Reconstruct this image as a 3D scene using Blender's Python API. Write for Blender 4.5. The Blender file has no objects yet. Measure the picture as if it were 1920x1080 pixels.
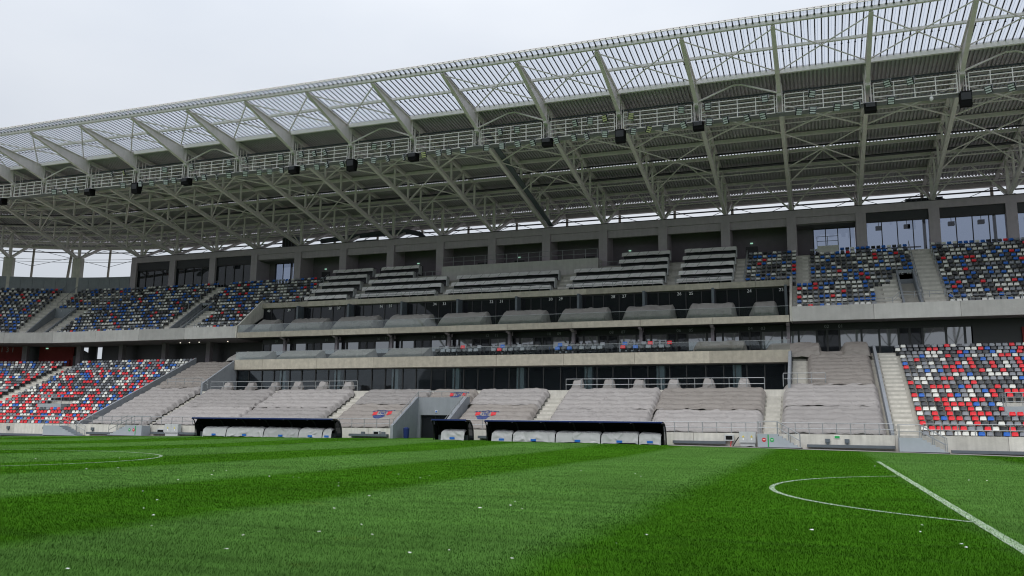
import bpy, math, random
import numpy as np
from mathutils import Vector, Matrix, noise
random.seed(7); rng = np.random.default_rng(11)
SC = bpy.context.scene
COL = SC.collection
R = math.radians

# ------------------------------------------------------------------ camera
cam = bpy.data.cameras.new('camera'); camo = bpy.data.objects.new('camera', cam); COL.objects.link(camo)
YAW, PITCH, ROLL, FPX = R(20.1766), R(9.23406), R(0.66451), 1577.3
CAM = Vector((33.67, -23.404, 1.5134))
fw = Vector((-math.sin(YAW)*math.cos(PITCH), math.cos(YAW)*math.cos(PITCH), math.sin(PITCH)))
rt = Vector((math.cos(YAW), math.sin(YAW), 0)); up = rt.cross(fw)
r2 = rt*math.cos(ROLL)+up*math.sin(ROLL); u2 = up*math.cos(ROLL)-rt*math.sin(ROLL)
M = Matrix((r2, u2, -fw)).transposed().to_4x4(); M.translation = CAM
camo.matrix_world = M
cam.sensor_width = 36; cam.lens = FPX/1920*36; cam.clip_start = .1; cam.clip_end = 4000
SC.camera = camo

# ------------------------------------------------------------------ world: overcast sky
SUN_EL, SUN_AZ = R(55), R(200)
wd = bpy.data.worlds.new('World'); SC.world = wd; wd.use_nodes = True
nt = wd.node_tree; nt.nodes.clear(); N = nt.nodes.new; L = nt.links.new
out = N('ShaderNodeOutputWorld'); bg = N('ShaderNodeBackground'); L(bg.outputs[0], out.inputs[0])
sky = N('ShaderNodeTexSky'); sky.sky_type = 'NISHITA'; sky.sun_disc = False
sky.sun_elevation = SUN_EL; sky.sun_rotation = SUN_AZ; sky.air_density = 1.0; sky.dust_density = 3.0
sk = N('ShaderNodeMix'); sk.data_type = 'RGBA'; sk.blend_type = 'MULTIPLY'; sk.inputs[0].default_value = 1
sk.inputs[7].default_value = (.09, .09, .09, 1); L(sky.outputs[0], sk.inputs[6])
tc = N('ShaderNodeTexCoord')
nz = N('ShaderNodeTexNoise'); nz.inputs['Scale'].default_value = 1.6; nz.inputs['Detail'].default_value = 5; nz.inputs['Roughness'].default_value = .5
mp = N('ShaderNodeMapping'); mp.inputs['Scale'].default_value = (1, 1, 2.4); L(tc.outputs['Generated'], mp.inputs[0]); L(mp.outputs[0], nz.inputs[0])
cr = N('ShaderNodeValToRGB'); L(nz.outputs[0], cr.inputs[0])
cr.color_ramp.elements[0].position = .30; cr.color_ramp.elements[0].color = (.66, .715, .80, 1)
cr.color_ramp.elements[1].position = .70; cr.color_ramp.elements[1].color = (.83, .865, .92, 1)
# overcast luminance: brighter towards the zenith (standard overcast distribution)
sp = N('ShaderNodeSeparateXYZ'); L(tc.outputs['Generated'], sp.inputs[0])
pw = N('ShaderNodeMath'); pw.operation = 'POWER'; pw.inputs[1].default_value = 1.6; L(sp.outputs[2], pw.inputs[0]); pw.use_clamp = True
mm = N('ShaderNodeMapRange'); mm.inputs['From Min'].default_value = 0; mm.inputs['From Max'].default_value = 1
mm.inputs['To Min'].default_value = .62; mm.inputs['To Max'].default_value = 1.6; L(pw.outputs[0], mm.inputs[0])
ml = N('ShaderNodeMix'); ml.data_type = 'RGBA'; ml.blend_type = 'MULTIPLY'; ml.inputs[0].default_value = 1
L(cr.outputs[0], ml.inputs[6]); L(mm.outputs[0], ml.inputs[7])
mx = N('ShaderNodeMix'); mx.data_type = 'RGBA'; mx.inputs[0].default_value = .93
L(sk.outputs[2], mx.inputs[6]); L(ml.outputs[2], mx.inputs[7])
L(mx.outputs[2], bg.inputs[0]); bg.inputs[1].default_value = 1.0

sun = bpy.data.lights.new('sun', 'SUN'); suno = bpy.data.objects.new('sun', sun); COL.objects.link(suno)
sun.energy = 1.4; sun.angle = R(40); sun.color = (1, .97, .93)
suno.rotation_euler = (Vector((0, 0, 1)).rotation_difference(Vector((math.cos(R(-105))*math.cos(SUN_EL), math.sin(R(-105))*math.cos(SUN_EL), math.sin(SUN_EL))))).to_euler()
suno.location = (20, -30, 60)
SC.view_settings.view_transform = 'Standard'; SC.view_settings.look = 'None'; SC.view_settings.exposure = 0.35; SC.view_settings.gamma = 1
SC.view_settings.use_curve_mapping = False
SC.render.engine = 'CYCLES'
SC.cycles.max_bounces = 8; SC.cycles.pixel_filter_type = 'BLACKMAN_HARRIS'; SC.cycles.filter_width = 1.1; SC.cycles.diffuse_bounces = 4; SC.cycles.transparent_max_bounces = 12; SC.cycles.transmission_bounces = 6

# ------------------------------------------------------------------ materials
def newmat(name):
    m = bpy.data.materials.new(name); m.use_nodes = True
    return m, m.node_tree.nodes, m.node_tree.links
def mat(name, col, rough=.7, metal=0, var=.12, scale=3.0, bump=0.0, bscale=30, streak=0.0, spec=.5, obj=False, crease=False):
    """plain procedural surface: base colour varied by two noises, optional vertical streaks and bump"""
    m, n, l = newmat(name); b = n['Principled BSDF']
    b.inputs['Roughness'].default_value = rough; b.inputs['Metallic'].default_value = metal
    b.inputs['Specular IOR Level'].default_value = spec
    g = n.new('ShaderNodeNewGeometry'); 
    a = n.new('ShaderNodeTexNoise'); a.inputs['Scale'].default_value = scale; a.inputs['Detail'].default_value = 6; a.inputs['Roughness'].default_value = .65
    l.new(g.outputs['Position'], a.inputs[0])
    r = n.new('ShaderNodeMapRange'); r.inputs['From Min'].default_value = .3; r.inputs['From Max'].default_value = .7
    r.inputs['To Min'].default_value = 1-var; r.inputs['To Max'].default_value = 1+var; l.new(a.outputs[0], r.inputs[0])
    fac = r.outputs[0]
    if streak:
        mpn = n.new('ShaderNodeMapping'); mpn.inputs['Scale'].default_value = (1.6, 1.6, .12); l.new(g.outputs['Position'], mpn.inputs[0])
        s = n.new('ShaderNodeTexNoise'); s.inputs['Scale'].default_value = 2.2; s.inputs['Detail'].default_value = 4; l.new(mpn.outputs[0], s.inputs[0])
        rr = n.new('ShaderNodeMapRange'); rr.inputs['From Min'].default_value = .35; rr.inputs['From Max'].default_value = .65
        rr.inputs['To Min'].default_value = 1-streak; rr.inputs['To Max'].default_value = 1+streak*.5; l.new(s.outputs[0], rr.inputs[0])
        mu = n.new('ShaderNodeMath'); mu.operation = 'MULTIPLY'; l.new(fac, mu.inputs[0]); l.new(rr.outputs[0], mu.inputs[1]); fac = mu.outputs[0]
    if obj:
        oi = n.new('ShaderNodeObjectInfo'); ro = n.new('ShaderNodeMapRange'); ro.inputs['To Min'].default_value = .86; ro.inputs['To Max'].default_value = 1.12
        l.new(oi.outputs['Random'], ro.inputs[0]); mu = n.new('ShaderNodeMath'); mu.operation = 'MULTIPLY'; l.new(fac, mu.inputs[0]); l.new(ro.outputs[0], mu.inputs[1]); fac = mu.outputs[0]
    mixn = n.new('ShaderNodeMix'); mixn.data_type = 'RGBA'; mixn.blend_type = 'MULTIPLY'; mixn.inputs[0].default_value = 1
    mixn.inputs[6].default_value = (*col, 1); l.new(fac, mixn.inputs[7]); l.new(mixn.outputs[2], b.inputs['Base Color'])
    if bump:
        t = n.new('ShaderNodeTexNoise'); t.inputs['Scale'].default_value = bscale; t.inputs['Detail'].default_value = 5; l.new(g.outputs['Position'], t.inputs[0])
        bp = n.new('ShaderNodeBump'); bp.inputs['Strength'].default_value = bump; bp.inputs['Distance'].default_value = .16 if crease else .05
        if crease: t.noise_type = 'RIDGED_MULTIFRACTAL'; t.inputs['Detail'].default_value = 3; t.inputs['Distortion'].default_value = .6
        l.new(t.outputs[0], bp.inputs['Height']); l.new(bp.outputs[0], b.inputs['Normal'])
    return m
def glassmat(name, tint, trans, rough=.02, ior=1.5):
    """thin pane: part tinted see-through, part mirror by Fresnel, the rest dark"""
    m, n, l = newmat(name); o = n['Material Output']; n.remove(n['Principled BSDF'])
    t = n.new('ShaderNodeBsdfTransparent'); t.inputs[0].default_value = (*tint, 1)
    d = n.new('ShaderNodeBsdfDiffuse'); d.inputs[0].default_value = (.018, .02, .024, 1)
    a = n.new('ShaderNodeMixShader'); a.inputs[0].default_value = 1-trans; l.new(t.outputs[0], a.inputs[1]); l.new(d.outputs[0], a.inputs[2])
    g = n.new('ShaderNodeBsdfGlossy'); g.inputs['Roughness'].default_value = rough; g.inputs[0].default_value = (.9, .93, .97, 1)
    f = n.new('ShaderNodeFresnel'); f.inputs[0].default_value = ior
    tcn = n.new('ShaderNodeNewGeometry'); wn = n.new('ShaderNodeTexNoise'); wn.inputs['Scale'].default_value = .55; wn.inputs['Detail'].default_value = 1; l.new(tcn.outputs['Position'], wn.inputs[0])
    bp = n.new('ShaderNodeBump'); bp.inputs['Strength'].default_value = .008; bp.inputs['Distance'].default_value = .25; l.new(wn.outputs[0], bp.inputs['Height']); l.new(bp.outputs[0], g.inputs['Normal'])
    b = n.new('ShaderNodeMixShader'); l.new(f.outputs[0], b.inputs[0]); l.new(a.outputs[0], b.inputs[1]); l.new(g.outputs[0], b.inputs[2])
    l.new(b.outputs[0], o.inputs[0]); return m

MT = {}
MT['concrete'] = mat('pale_concrete', (.60, .58, .53), .85, var=.12, scale=1.2, bump=.25, bscale=14, streak=.10, obj=True)
MT['step'] = mat('step_concrete', (.48, .465, .42), .9, var=.14, scale=1.5, bump=.3, bscale=18, streak=.05)
MT['fascia'] = mat('fascia_concrete', (.53, .515, .50), .85, var=.10, scale=.9, bump=.2, bscale=14, streak=.05, obj=True)
MT['beige'] = mat('weathered_concrete', (.47, .43, .36), .9, var=.16, scale=2.0, bump=.35, bscale=16, streak=.06, obj=True)
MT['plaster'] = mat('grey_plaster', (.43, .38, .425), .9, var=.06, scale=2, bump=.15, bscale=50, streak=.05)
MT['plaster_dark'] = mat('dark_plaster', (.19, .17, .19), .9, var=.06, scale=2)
MT['greywall'] = mat('blue_grey_wall', (.26, .28, .31), .85, var=.07, scale=1.5, bump=.1, bscale=40, streak=.05)
MT['red'] = mat('red_wall', (.17, .016, .015), .8, var=.08, scale=2)
MT['steel'] = mat('painted_steel', (.76, .71, .70), .5, var=.07, scale=1.5, streak=.05)
MT['steel_w'] = mat('white_painted_steel', (.80, .77, .75), .45, var=.05, scale=2)
MT['galv'] = mat('galvanised_steel', (.30, .315, .33), .45, metal=.3, var=.1, scale=8)
MT['deck'] = mat('roof_deck_steel', (.49, .46, .49), .55, var=.09, scale=.6)
MT['dark'] = mat('dark_metal', (.022, .024, .028), .5, var=.15, scale=4)
MT['black'] = mat('black_plastic', (.008, .008, .009), .6, var=.1, scale=4, spec=.12)
MT['frame'] = mat('anthracite_frame', (.014, .015, .017), .45, var=.08, scale=3)
MT['slate'] = mat('slate_metal', (.105, .125, .145), .55, var=.1, scale=3)
MT['cabinet'] = mat('cabinet_paint', (.50, .52, .53), .45, var=.05, scale=3)
MT['unit'] = mat('grey_blue_paint', (.36, .40, .44), .5, var=.05, scale=2)
MT['blue'] = mat('navy_blue', (.010, .025, .13), .45, var=.08, scale=3)
MT['yellow'] = mat('yellow_print', (.75, .6, .03), .5, var=.02)
MT['white'] = mat('white_print', (.8, .8, .8), .5, var=.02)
MT['greyprint'] = mat('grey_print', (.30, .31, .33), .5, var=.02)
MT['green'] = mat('green_print', (.02, .36, .09), .5, var=.02)
MT['redp'] = mat('red_print', (.55, .02, .03), .6, var=.05)
MT['navyp'] = mat('navy_print', (.02, .04, .16), .6, var=.05)
MT['cable'] = mat('cable_rubber', (.02, .02, .02), .6)
MT['rubber'] = MT['black']
MT['tarp'] = mat('grey_tarpaulin', (.285, .268, .262), .6, var=.06, scale=1.2, bump=.9, bscale=1.5, crease=True, obj=True)
MT['tarp2'] = mat('taupe_tarpaulin', (.245, .222, .205), .62, var=.06, scale=1.2, bump=.9, bscale=1.5, crease=True, obj=True)
MT['tarp3'] = mat('blue_grey_tarpaulin', (.29, .28, .27), .55, var=.07, scale=1.5, bump=.9, bscale=1.5, crease=True, obj=True)
MT['tarp4'] = mat('silver_tarpaulin', (.42, .425, .44), .5, var=.05, scale=1.5, bump=.9, bscale=1.5, crease=True, obj=True)
MT['wrap'] = mat('grey_wrap', (.74, .72, .735), .5, var=.10, scale=1.8, bump=.9, bscale=1.5, crease=True, obj=True)
MT['glass'] = glassmat('dark_glass', (.35, .38, .42), .12, ior=1.45)
MT['glass_lounge'] = glassmat('lounge_glass', (.74, .80, .82), .9, ior=1.5)
MT['glass_box'] = glassmat('mirror_glass', (.3, .33, .37), .08, ior=3.2)
MT['glass_see'] = glassmat('tinted_glass', (.50, .54, .62), .95, ior=1.5)
MT['glass_rail'] = glassmat('balustrade_glass', (.93, .965, .95), .98, ior=1.5)
SEATC = {'red': (.74, .016, .03), 'white': (.74, .74, .70), 'light grey': (.24, .255, .285), 'dark grey': (.062, .067, .078), 'black': (.018, .018, .021), 'blue': (.012, .13, .52)}
for k_, c_ in SEATC.items(): MT['seat_'+k_] = mat('seat_'+k_.replace(' ', '_'), c_, .42, var=.08, scale=9)
CN = list(SEATC)
# translucent roof sheet
def polymat():
    m, n, l = newmat('translucent_sheet'); o = n['Material Output']; n.remove(n['Principled BSDF'])
    t = n.new('ShaderNodeBsdfTransparent'); t.inputs[0].default_value = (.70, .73, .79, 1)
    d = n.new('ShaderNodeBsdfTranslucent'); d.inputs[0].default_value = (.62, .65, .70, 1)
    f = n.new('ShaderNodeBsdfDiffuse'); f.inputs[0].default_value = (.5, .51, .53, 1)
    a = n.new('ShaderNodeMixShader'); a.inputs[0].default_value = .45; l.new(t.outputs[0], a.inputs[1]); l.new(d.outputs[0], a.inputs[2])
    b = n.new('ShaderNodeMixShader'); b.inputs[0].default_value = .12; l.new(a.outputs[0], b.inputs[1]); l.new(f.outputs[0], b.inputs[2])
    l.new(b.outputs[0], o.inputs[0]); return m
MT['poly'] = polymat()
def lampmat(name, col, e):
    m, n, l = newmat(name); b = n['Principled BSDF']; b.inputs['Base Color'].default_value = (*col, 1); b.inputs['Emission Color'].default_value = (*col, 1); b.inputs['Emission Strength'].default_value = e
    return m
MT['exit'] = lampmat('lit_exit_sign', (.55, 1, .75), .35)
MT['bulb'] = lampmat('lit_ceiling_lamp', (1, .93, .8), .7)
MT['lens'] = mat('lamp_glass', (.62, .67, .68), .12, var=.1, scale=8)
MT['lens_y'] = mat('yellowed_lamp_glass', (.60, .62, .33), .15, var=.1, scale=8)

# grass: mown stripes, the sheen of leaning blades painted into the colour, blade-scale noise
def grassmat(name, blade):
    m, n, l = newmat(name); b = n['Principled BSDF']; b.inputs['Roughness'].default_value = .55; b.inputs['Specular IOR Level'].default_value = .0
    def nd(t, **k):
        q = n.new(t)
        for a, v in k.items(): setattr(q, a, v)
        return q
    def mth(op, a, c, d=None):
        q = nd('ShaderNodeMath', operation=op)
        for i, v in enumerate((a, c, d)):
            if v is None: continue
            if isinstance(v, (int, float)): q.inputs[i].default_value = v
            else: l.new(v, q.inputs[i])
        return q.outputs[0]
    def nse(vec, s, det=4, ro=.6):
        q = nd('ShaderNodeTexNoise'); q.inputs['Scale'].default_value = s; q.inputs['Detail'].default_value = det; q.inputs['Roughness'].default_value = ro; l.new(vec, q.inputs[0]); return q.outputs[0]
    def mr(v, a, c, d, e):
        q = nd('ShaderNodeMapRange'); l.new(v, q.inputs[0]); 
        for i, w in enumerate((a, c, d, e)): q.inputs[i+1].default_value = w
        return q.outputs[0]
    g = nd('ShaderNodeNewGeometry'); pos = g.outputs['Position']
    s = nd('ShaderNodeSeparateXYZ'); l.new(pos, s.inputs[0])
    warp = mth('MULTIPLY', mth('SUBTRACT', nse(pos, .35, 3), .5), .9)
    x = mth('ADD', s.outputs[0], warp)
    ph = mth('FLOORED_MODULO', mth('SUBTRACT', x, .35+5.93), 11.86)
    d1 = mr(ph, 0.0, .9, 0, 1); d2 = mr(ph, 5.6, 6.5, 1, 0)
    dk = mth('MULTIPLY', d1, d2)                                          # 1 = dark lane, shade of blades leaning to the viewer put into colour
    mpn = nd('ShaderNodeMapping'); mpn.inputs['Scale'].default_value = (.10, 1.5, 1); l.new(pos, mpn.inputs[0])
    rows = nse(mpn.outputs[0], 1.6, 4, .6)                                # mower rows along the stand
    big = nse(pos, .16, 4, .55); med = nse(pos, 1.3, 4, .65); fine = nse(pos, 90, 4, .9) if blade else nse(pos, 48, 6, .8)
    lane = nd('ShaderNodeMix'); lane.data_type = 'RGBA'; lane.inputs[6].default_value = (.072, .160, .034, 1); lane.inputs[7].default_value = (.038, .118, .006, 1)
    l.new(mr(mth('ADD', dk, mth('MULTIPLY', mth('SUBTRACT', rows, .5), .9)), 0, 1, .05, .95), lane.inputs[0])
    v = mth('MULTIPLY', mr(big, .3, .7, .88, 1.14), mr(rows, .3, .7, .74, 1.26)); v = mth('MULTIPLY', v, mr(med, .3, .7, .84, 1.16))
    v = mth('MULTIPLY', v, mr(fine, .32, .68, *((.45, 1.7) if blade else (.7, 1.35))))
    mu = nd('ShaderNodeMix'); mu.data_type = 'RGBA'; mu.blend_type = 'MULTIPLY'; mu.inputs[0].default_value = 1; l.new(lane.outputs[2], mu.inputs[6]); l.new(v, mu.inputs[7])
    ye = nd('ShaderNodeMix'); ye.data_type = 'RGBA'; ye.inputs[7].default_value = (.13, .17, .03, 1); l.new(mu.outputs[2], ye.inputs[6])
    l.new(mr(nse(pos, .8, 5, .7), .62, .78, 0, .55), ye.inputs[0]); l.new(ye.outputs[2], b.inputs['Base Color'])
    if not blade:
        bp = nd('ShaderNodeBump'); bp.inputs['Strength'].default_value = .5; bp.inputs['Distance'].default_value = .04; l.new(fine, bp.inputs['Height']); l.new(bp.outputs[0], b.inputs['Normal'])
    return m
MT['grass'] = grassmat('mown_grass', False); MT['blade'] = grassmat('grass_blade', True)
def linemat():
    m, n, l = newmat('line_paint'); b = n['Principled BSDF']; b.inputs['Roughness'].default_value = .8
    g = n.new('ShaderNodeNewGeometry'); a = n.new('ShaderNodeTexNoise'); a.inputs['Scale'].default_value = 22; a.inputs['Detail'].default_value = 6; a.inputs['Roughness'].default_value = .75; l.new(g.outputs['Position'], a.inputs[0])
    c = n.new('ShaderNodeValToRGB'); l.new(a.outputs[0], c.inputs[0]); c.color_ramp.elements[0].position = .44; c.color_ramp.elements[0].color = (.10, .22, .07, 1)
    c.color_ramp.elements[1].position = .62; c.color_ramp.elements[1].color = (.60, .64, .56, 1); l.new(c.outputs[0], b.inputs['Base Color']); return m
MT['line'] = linemat()
MT['apron'] = mat('apron_paving', (.27, .255, .24), .9, var=.18, scale=2.2, bump=.3, bscale=20)
MT['soil'] = mat('dark_ground', (.12, .12, .11), .95, var=.1)

# ------------------------------------------------------------------ mesh helpers
def W(s, y):
    """stand coordinates (metres along, depth) to plan: straight, then turning into the corner on the left"""
    if s >= -56: return s, y
    t = (-56-s)/32; r = y-26
    return -56-r*math.sin(t), 26+r*math.cos(t)
def ssteps(s0, s1, ds=2.0):
    out = [s0]
    if s0 < -56:
        e = min(s1, -56); k = max(1, int((e-s0)/ds)); out += [s0+(e-s0)*i/k for i in range(1, k+1)]
    if out[-1] < s1: out.append(s1)
    return out
class MB:
    def __init__(self): self.v, self.f, self.m = [], [], []
    def add(self, vs, fs, mi=0):
        o = len(self.v); self.v += [tuple(a) for a in vs]; self.f += [tuple(i+o for i in q) for q in fs]; self.m += [mi]*len(fs); return self
    def box(self, x0, x1, y0, y1, z0, z1, mi=0):
        return self.add([(x0, y0, z0), (x1, y0, z0), (x1, y1, z0), (x0, y1, z0), (x0, y0, z1), (x1, y0, z1), (x1, y1, z1), (x0, y1, z1)],
                        [(0, 3, 2, 1), (4, 5, 6, 7), (0, 1, 5, 4), (1, 2, 6, 5), (2, 3, 7, 6), (3, 0, 4, 7)], mi)
    def tube(self, a, b, r, n=6, mi=0, r1=None):
        a = Vector(a); b = Vector(b); d = (b-a)
        if d.length < 1e-6: return self
        d.normalize(); u = d.orthogonal().normalized(); w = d.cross(u); r1 = r if r1 is None else r1
        vs = []
        for c, rr in ((a, r), (b, r1)):
            for i in range(n):
                t = 2*math.pi*i/n; vs.append(c+(u*math.cos(t)+w*math.sin(t))*rr)
        fs = [(i, (i+1) % n, n+(i+1) % n, n+i) for i in range(n)]+[tuple(range(n))[::-1], tuple(range(n, 2*n))]
        return self.add(vs, fs, mi)
    def beam(self, a, b, w, h, mi=0):
        """rectangular bar from a to b: w across, h in the vertical direction"""
        a = Vector(a); b = Vector(b); d = (b-a).normalized()
        side = d.cross(Vector((0, 0, 1)))
        side = Vector((1, 0, 0)) if side.length < 1e-4 else side.normalized()
        upv = side.cross(d).normalized(); vs = []
        for c in (a, b):
            for sx, sz in ((-1, -1), (1, -1), (1, 1), (-1, 1)): vs.append(c+side*sx*w/2+upv*sz*h/2)
        return self.add(vs, [(0, 1, 5, 4), (1, 2, 6, 5), (2, 3, 7, 6), (3, 0, 4, 7), (3, 2, 1, 0), (4, 5, 6, 7)], mi)
    def sweep(self, prof, s0, s1, mi=0, ds=2.0):
        """closed (depth, z) outline swept along the stand"""
        ss = ssteps(s0, s1, ds); n = len(prof); vs = []
        for s in ss:
            for y, z in prof: x, yy = W(s, y); vs.append((x, yy, z))
        fs = []
        for k in range(len(ss)-1):
            for i in range(n): fs.append((k*n+i, k*n+(i+1) % n, (k+1)*n+(i+1) % n, (k+1)*n+i))
        fs += [tuple(range(n))[::-1], tuple(range((len(ss)-1)*n, len(ss)*n))]
        return self.add(vs, fs, mi)
    def strip(self, y0, y1, z0, z1, s0, s1, mi=0): return self.sweep([(y0, z0), (y1, z0), (y1, z1), (y0, z1)], s0, s1, mi)
    def prism(self, pts, x0, x1, mi=0):
        """(y,z) outline extruded along x"""
        n = len(pts); vs = [(x0, y, z) for y, z in pts]+[(x1, y, z) for y, z in pts]
        return self.add(vs, [(i, (i+1) % n, n+(i+1) % n, n+i) for i in range(n)]+[tuple(range(n))[::-1], tuple(range(n, 2*n))], mi)
    def plate(self, pts, y0, y1, mi=0):
        """(x,z) outline extruded along y"""
        n = len(pts); vs = [(x, y0, z) for x, z in pts]+[(x, y1, z) for x, z in pts]
        return self.add(vs, [(i, (i+1) % n, n+(i+1) % n, n+i) for i in range(n)]+[tuple(range(n))[::-1], tuple(range(n, 2*n))], mi)
    def mesh(self, name, mats, off=(0, 0, 0), smooth=False, fix=True):
        me = bpy.data.meshes.new(name); o = off
        me.from_pydata([(x-o[0], y-o[1], z-o[2]) for x, y, z in self.v], [], self.f)
        for q in (mats if isinstance(mats, (list, tuple)) else [mats]): me.materials.append(MT[q] if isinstance(q, str) else q)
        if any(self.m): me.polygons.foreach_set('material_index', self.m)
        if smooth: me.polygons.foreach_set('use_smooth', [True]*len(me.polygons))
        if fix:
            import bmesh
            bm = bmesh.new(); bm.from_mesh(me); bmesh.ops.recalc_face_normals(bm, faces=bm.faces); bm.to_mesh(me); bm.free()
        me.update(); return me
    def build(self, name, mats, parent=None, smooth=False, kind=None, fix=True, local=False):
        off = (0, 0, 0)
        if parent is not None and not local: off = worldloc(parent)
        o = bpy.data.objects.new(name, self.mesh(name, mats, off, smooth, fix)); COL.objects.link(o); o.parent = parent
        if kind: o['kind'] = kind
        return o
def worldloc(o):
    v = Vector(o.location)
    while o.parent is not None: o = o.parent; v += Vector(o.location)
    return tuple(v)
def thing(name, label, cat, loc=(0, 0, 0), group=None, rz=0):
    o = bpy.data.objects.new(name, None); COL.objects.link(o); o.empty_display_size = .3
    o.location = loc; o.rotation_euler = (0, 0, rz); return tag(o, label, cat, group)
def tag(o, label, cat, group=None):
    o['label'] = label; o['category'] = cat
    if group: o['group'] = group
    return o
def inst(me, name, parent=None, loc=(0, 0, 0), rot=(0, 0, 0), scale=None):
    o = bpy.data.objects.new(name, me); COL.objects.link(o); o.parent = parent; o.location = loc; o.rotation_euler = rot
    if scale: o.scale = scale
    return o
def single(name, mb, mats, label, cat, group=None, smooth=False, base=None):
    """one-mesh thing with its origin at its base"""
    vs = np.array(mb.v); b = base or ((vs[:, 0].min()+vs[:, 0].max())/2, (vs[:, 1].min()+vs[:, 1].max())/2, vs[:, 2].min())
    o = bpy.data.objects.new(name, mb.mesh(name, mats, b, smooth)); COL.objects.link(o); o.location = b
    if smooth: o.data.set_sharp_from_angle(angle=R(38))
    return tag(o, label, cat, group)
_txt = {}
def text_mesh(s, size, m, ext=.006, bold=0):
    k = (s, size, m, bold)
    if k in _txt: return _txt[k]
    cu = bpy.data.curves.new('txt', 'FONT'); cu.body = s; cu.size = size; cu.extrude = ext; cu.align_x = 'CENTER'; cu.align_y = 'CENTER'; cu.resolution_u = 2; cu.offset = bold
    o = bpy.data.objects.new('txt', cu); COL.objects.link(o); bpy.context.view_layer.update(); dg = bpy.context.evaluated_depsgraph_get()
    me = bpy.data.meshes.new_from_object(o.evaluated_get(dg)); bpy.data.objects.remove(o); bpy.data.curves.remove(cu)
    me.materials.clear(); me.materials.append(MT[m]); _txt[k] = me; return me
ORD = ['front', 'second', 'third', 'fourth', 'fifth', 'sixth', 'seventh', 'eighth', 'ninth', 'tenth', 'eleventh', 'twelfth', 'thirteenth', 'fourteenth', 'fifteenth', 'sixteenth', 'seventeenth', 'eighteenth', 'nineteenth', 'twentieth', 'twenty-first', 'twenty-second', 'twenty-third', 'twenty-fourth', 'twenty-fifth', 'twenty-sixth', 'twenty-seventh', 'twenty-eighth']
ORD1 = ['first']+ORD[1:]

# ------------------------------------------------------------------ setting: ground, pitch, lines
def gz(x, y):
    t = min(1, max(0, (y-20)/20)); t = t*t*(3-2*t)
    return (.24-.42*((x-2)/45)**2)*t if -70 < x < 70 else (.24-.42*((68)/45)**2)*t
b = MB(); xs = [-75+3*i for i in range(51)]; ys = [-45, -30, -15, 0, 10, 18]+[20+1.5*i for i in range(16)]+[44, 47.5]
vs = [(x, y, gz(x, min(y, 41)) - (.6 if x < -66 or x > 66 else 0)) for y in ys for x in xs]; nx = len(xs)
b.add(vs, [(j*nx+i, j*nx+i+1, (j+1)*nx+i+1, (j+1)*nx+i) for j in range(len(ys)-1) for i in range(nx-1)])
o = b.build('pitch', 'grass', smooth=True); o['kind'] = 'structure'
b = MB(); b.add([(-1500, -1500, -1.2), (1500, -1500, -1.2), (1500, 1500, -1.2), (-1500, 1500, -1.2)], [(0, 1, 2, 3)])
o = b.build('ground', 'soil'); o['kind'] = 'structure'
def apron(x0, x1, name):
    b = MB(); n = max(2, int((x1-x0)/3)); ys = [39.2, 40.0, 41.0, 42.1]; vs = []
    for y in ys:
        for i in range(n+1):
            x = x0+(x1-x0)*i/n; yy = y+(.10*math.sin(x*.7)+.06*math.sin(x*2.3) if y == 39.2 else 0); vs.append((x, yy, gz(x, min(yy, 41))+.012))
    b.add(vs, [(j*(n+1)+i, j*(n+1)+i+1, (j+1)*(n+1)+i+1, (j+1)*(n+1)+i) for j in range(3) for i in range(n)])
    o = b.build(name, 'apron', smooth=True); o['kind'] = 'structure'
apron(22.9, 70, 'paved_apron_right'); apron(-70, -22.2, 'paved_apron_left')
def ribbon(name, pts, w, z=.012):
    b = MB(); vs = []
    for i, q in enumerate(pts):
        a = pts[max(0, i-1)]; c = pts[min(len(pts)-1, i+1)]; d = Vector((c[0]-a[0], c[1]-a[1])).normalized(); n_ = Vector((-d.y, d.x))*w/2
        j = .012*math.sin(i*1.7)+.008*math.sin(i*4.1)
        for s in (-1, 1): vs.append((q[0]+n_.x*s*(1+j*4), q[1]+n_.y*s*(1+j*4), gz(q[0], q[1])+z))
    b.add(vs, [(2*i, 2*i+1, 2*i+3, 2*i+2) for i in range(len(pts)-1)])
    o = b.build(name, 'line'); o['kind'] = 'structure'
arc = lambda cx, r, a0, a1, n: [(cx+r*math.cos(a0+(a1-a0)*i/n), r*math.sin(a0+(a1-a0)*i/n)) for i in range(n+1)]
ribbon('penalty_area_line', [(36, 20.16-i*.5) for i in range(82)], .17)
ribbon('penalty_arc_line', arc(41.5, 9.15, R(127), R(233), 60), .13)
ribbon('centre_circle_line', arc(0, 9.15, 0, 2*math.pi, 160), .12)
ribbon('halfway_line', [(0, 34-i) for i in range(69)], .06, .008)
ribbon('penalty_area_side_line', [(36+.5*i, 20.16) for i in range(34)], .05, .008)

# ------------------------------------------------------------------ grandstand
LR, LT, LZ, LY = .36, .76, .65, 42.35          # lower tier: rise, tread, first floor level, front
UR, UT, UZ, UY = .525, .76, 12.25, 58.75       # upper tier
lz = lambda i: LZ+LR*i
ly = lambda i: LY+LT*i
uz = lambda i: UZ+UR*i
uy = lambda i: UY+UT*i
XK = lambda k: 31.37+6.97*k
SL, SR = -88, 66                                # ends of what is built

gs = thing('grandstand', 'two tier concrete grandstand with glazed boxes along the far side of the pitch', 'grandstand', (0, 50, 0))
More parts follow.
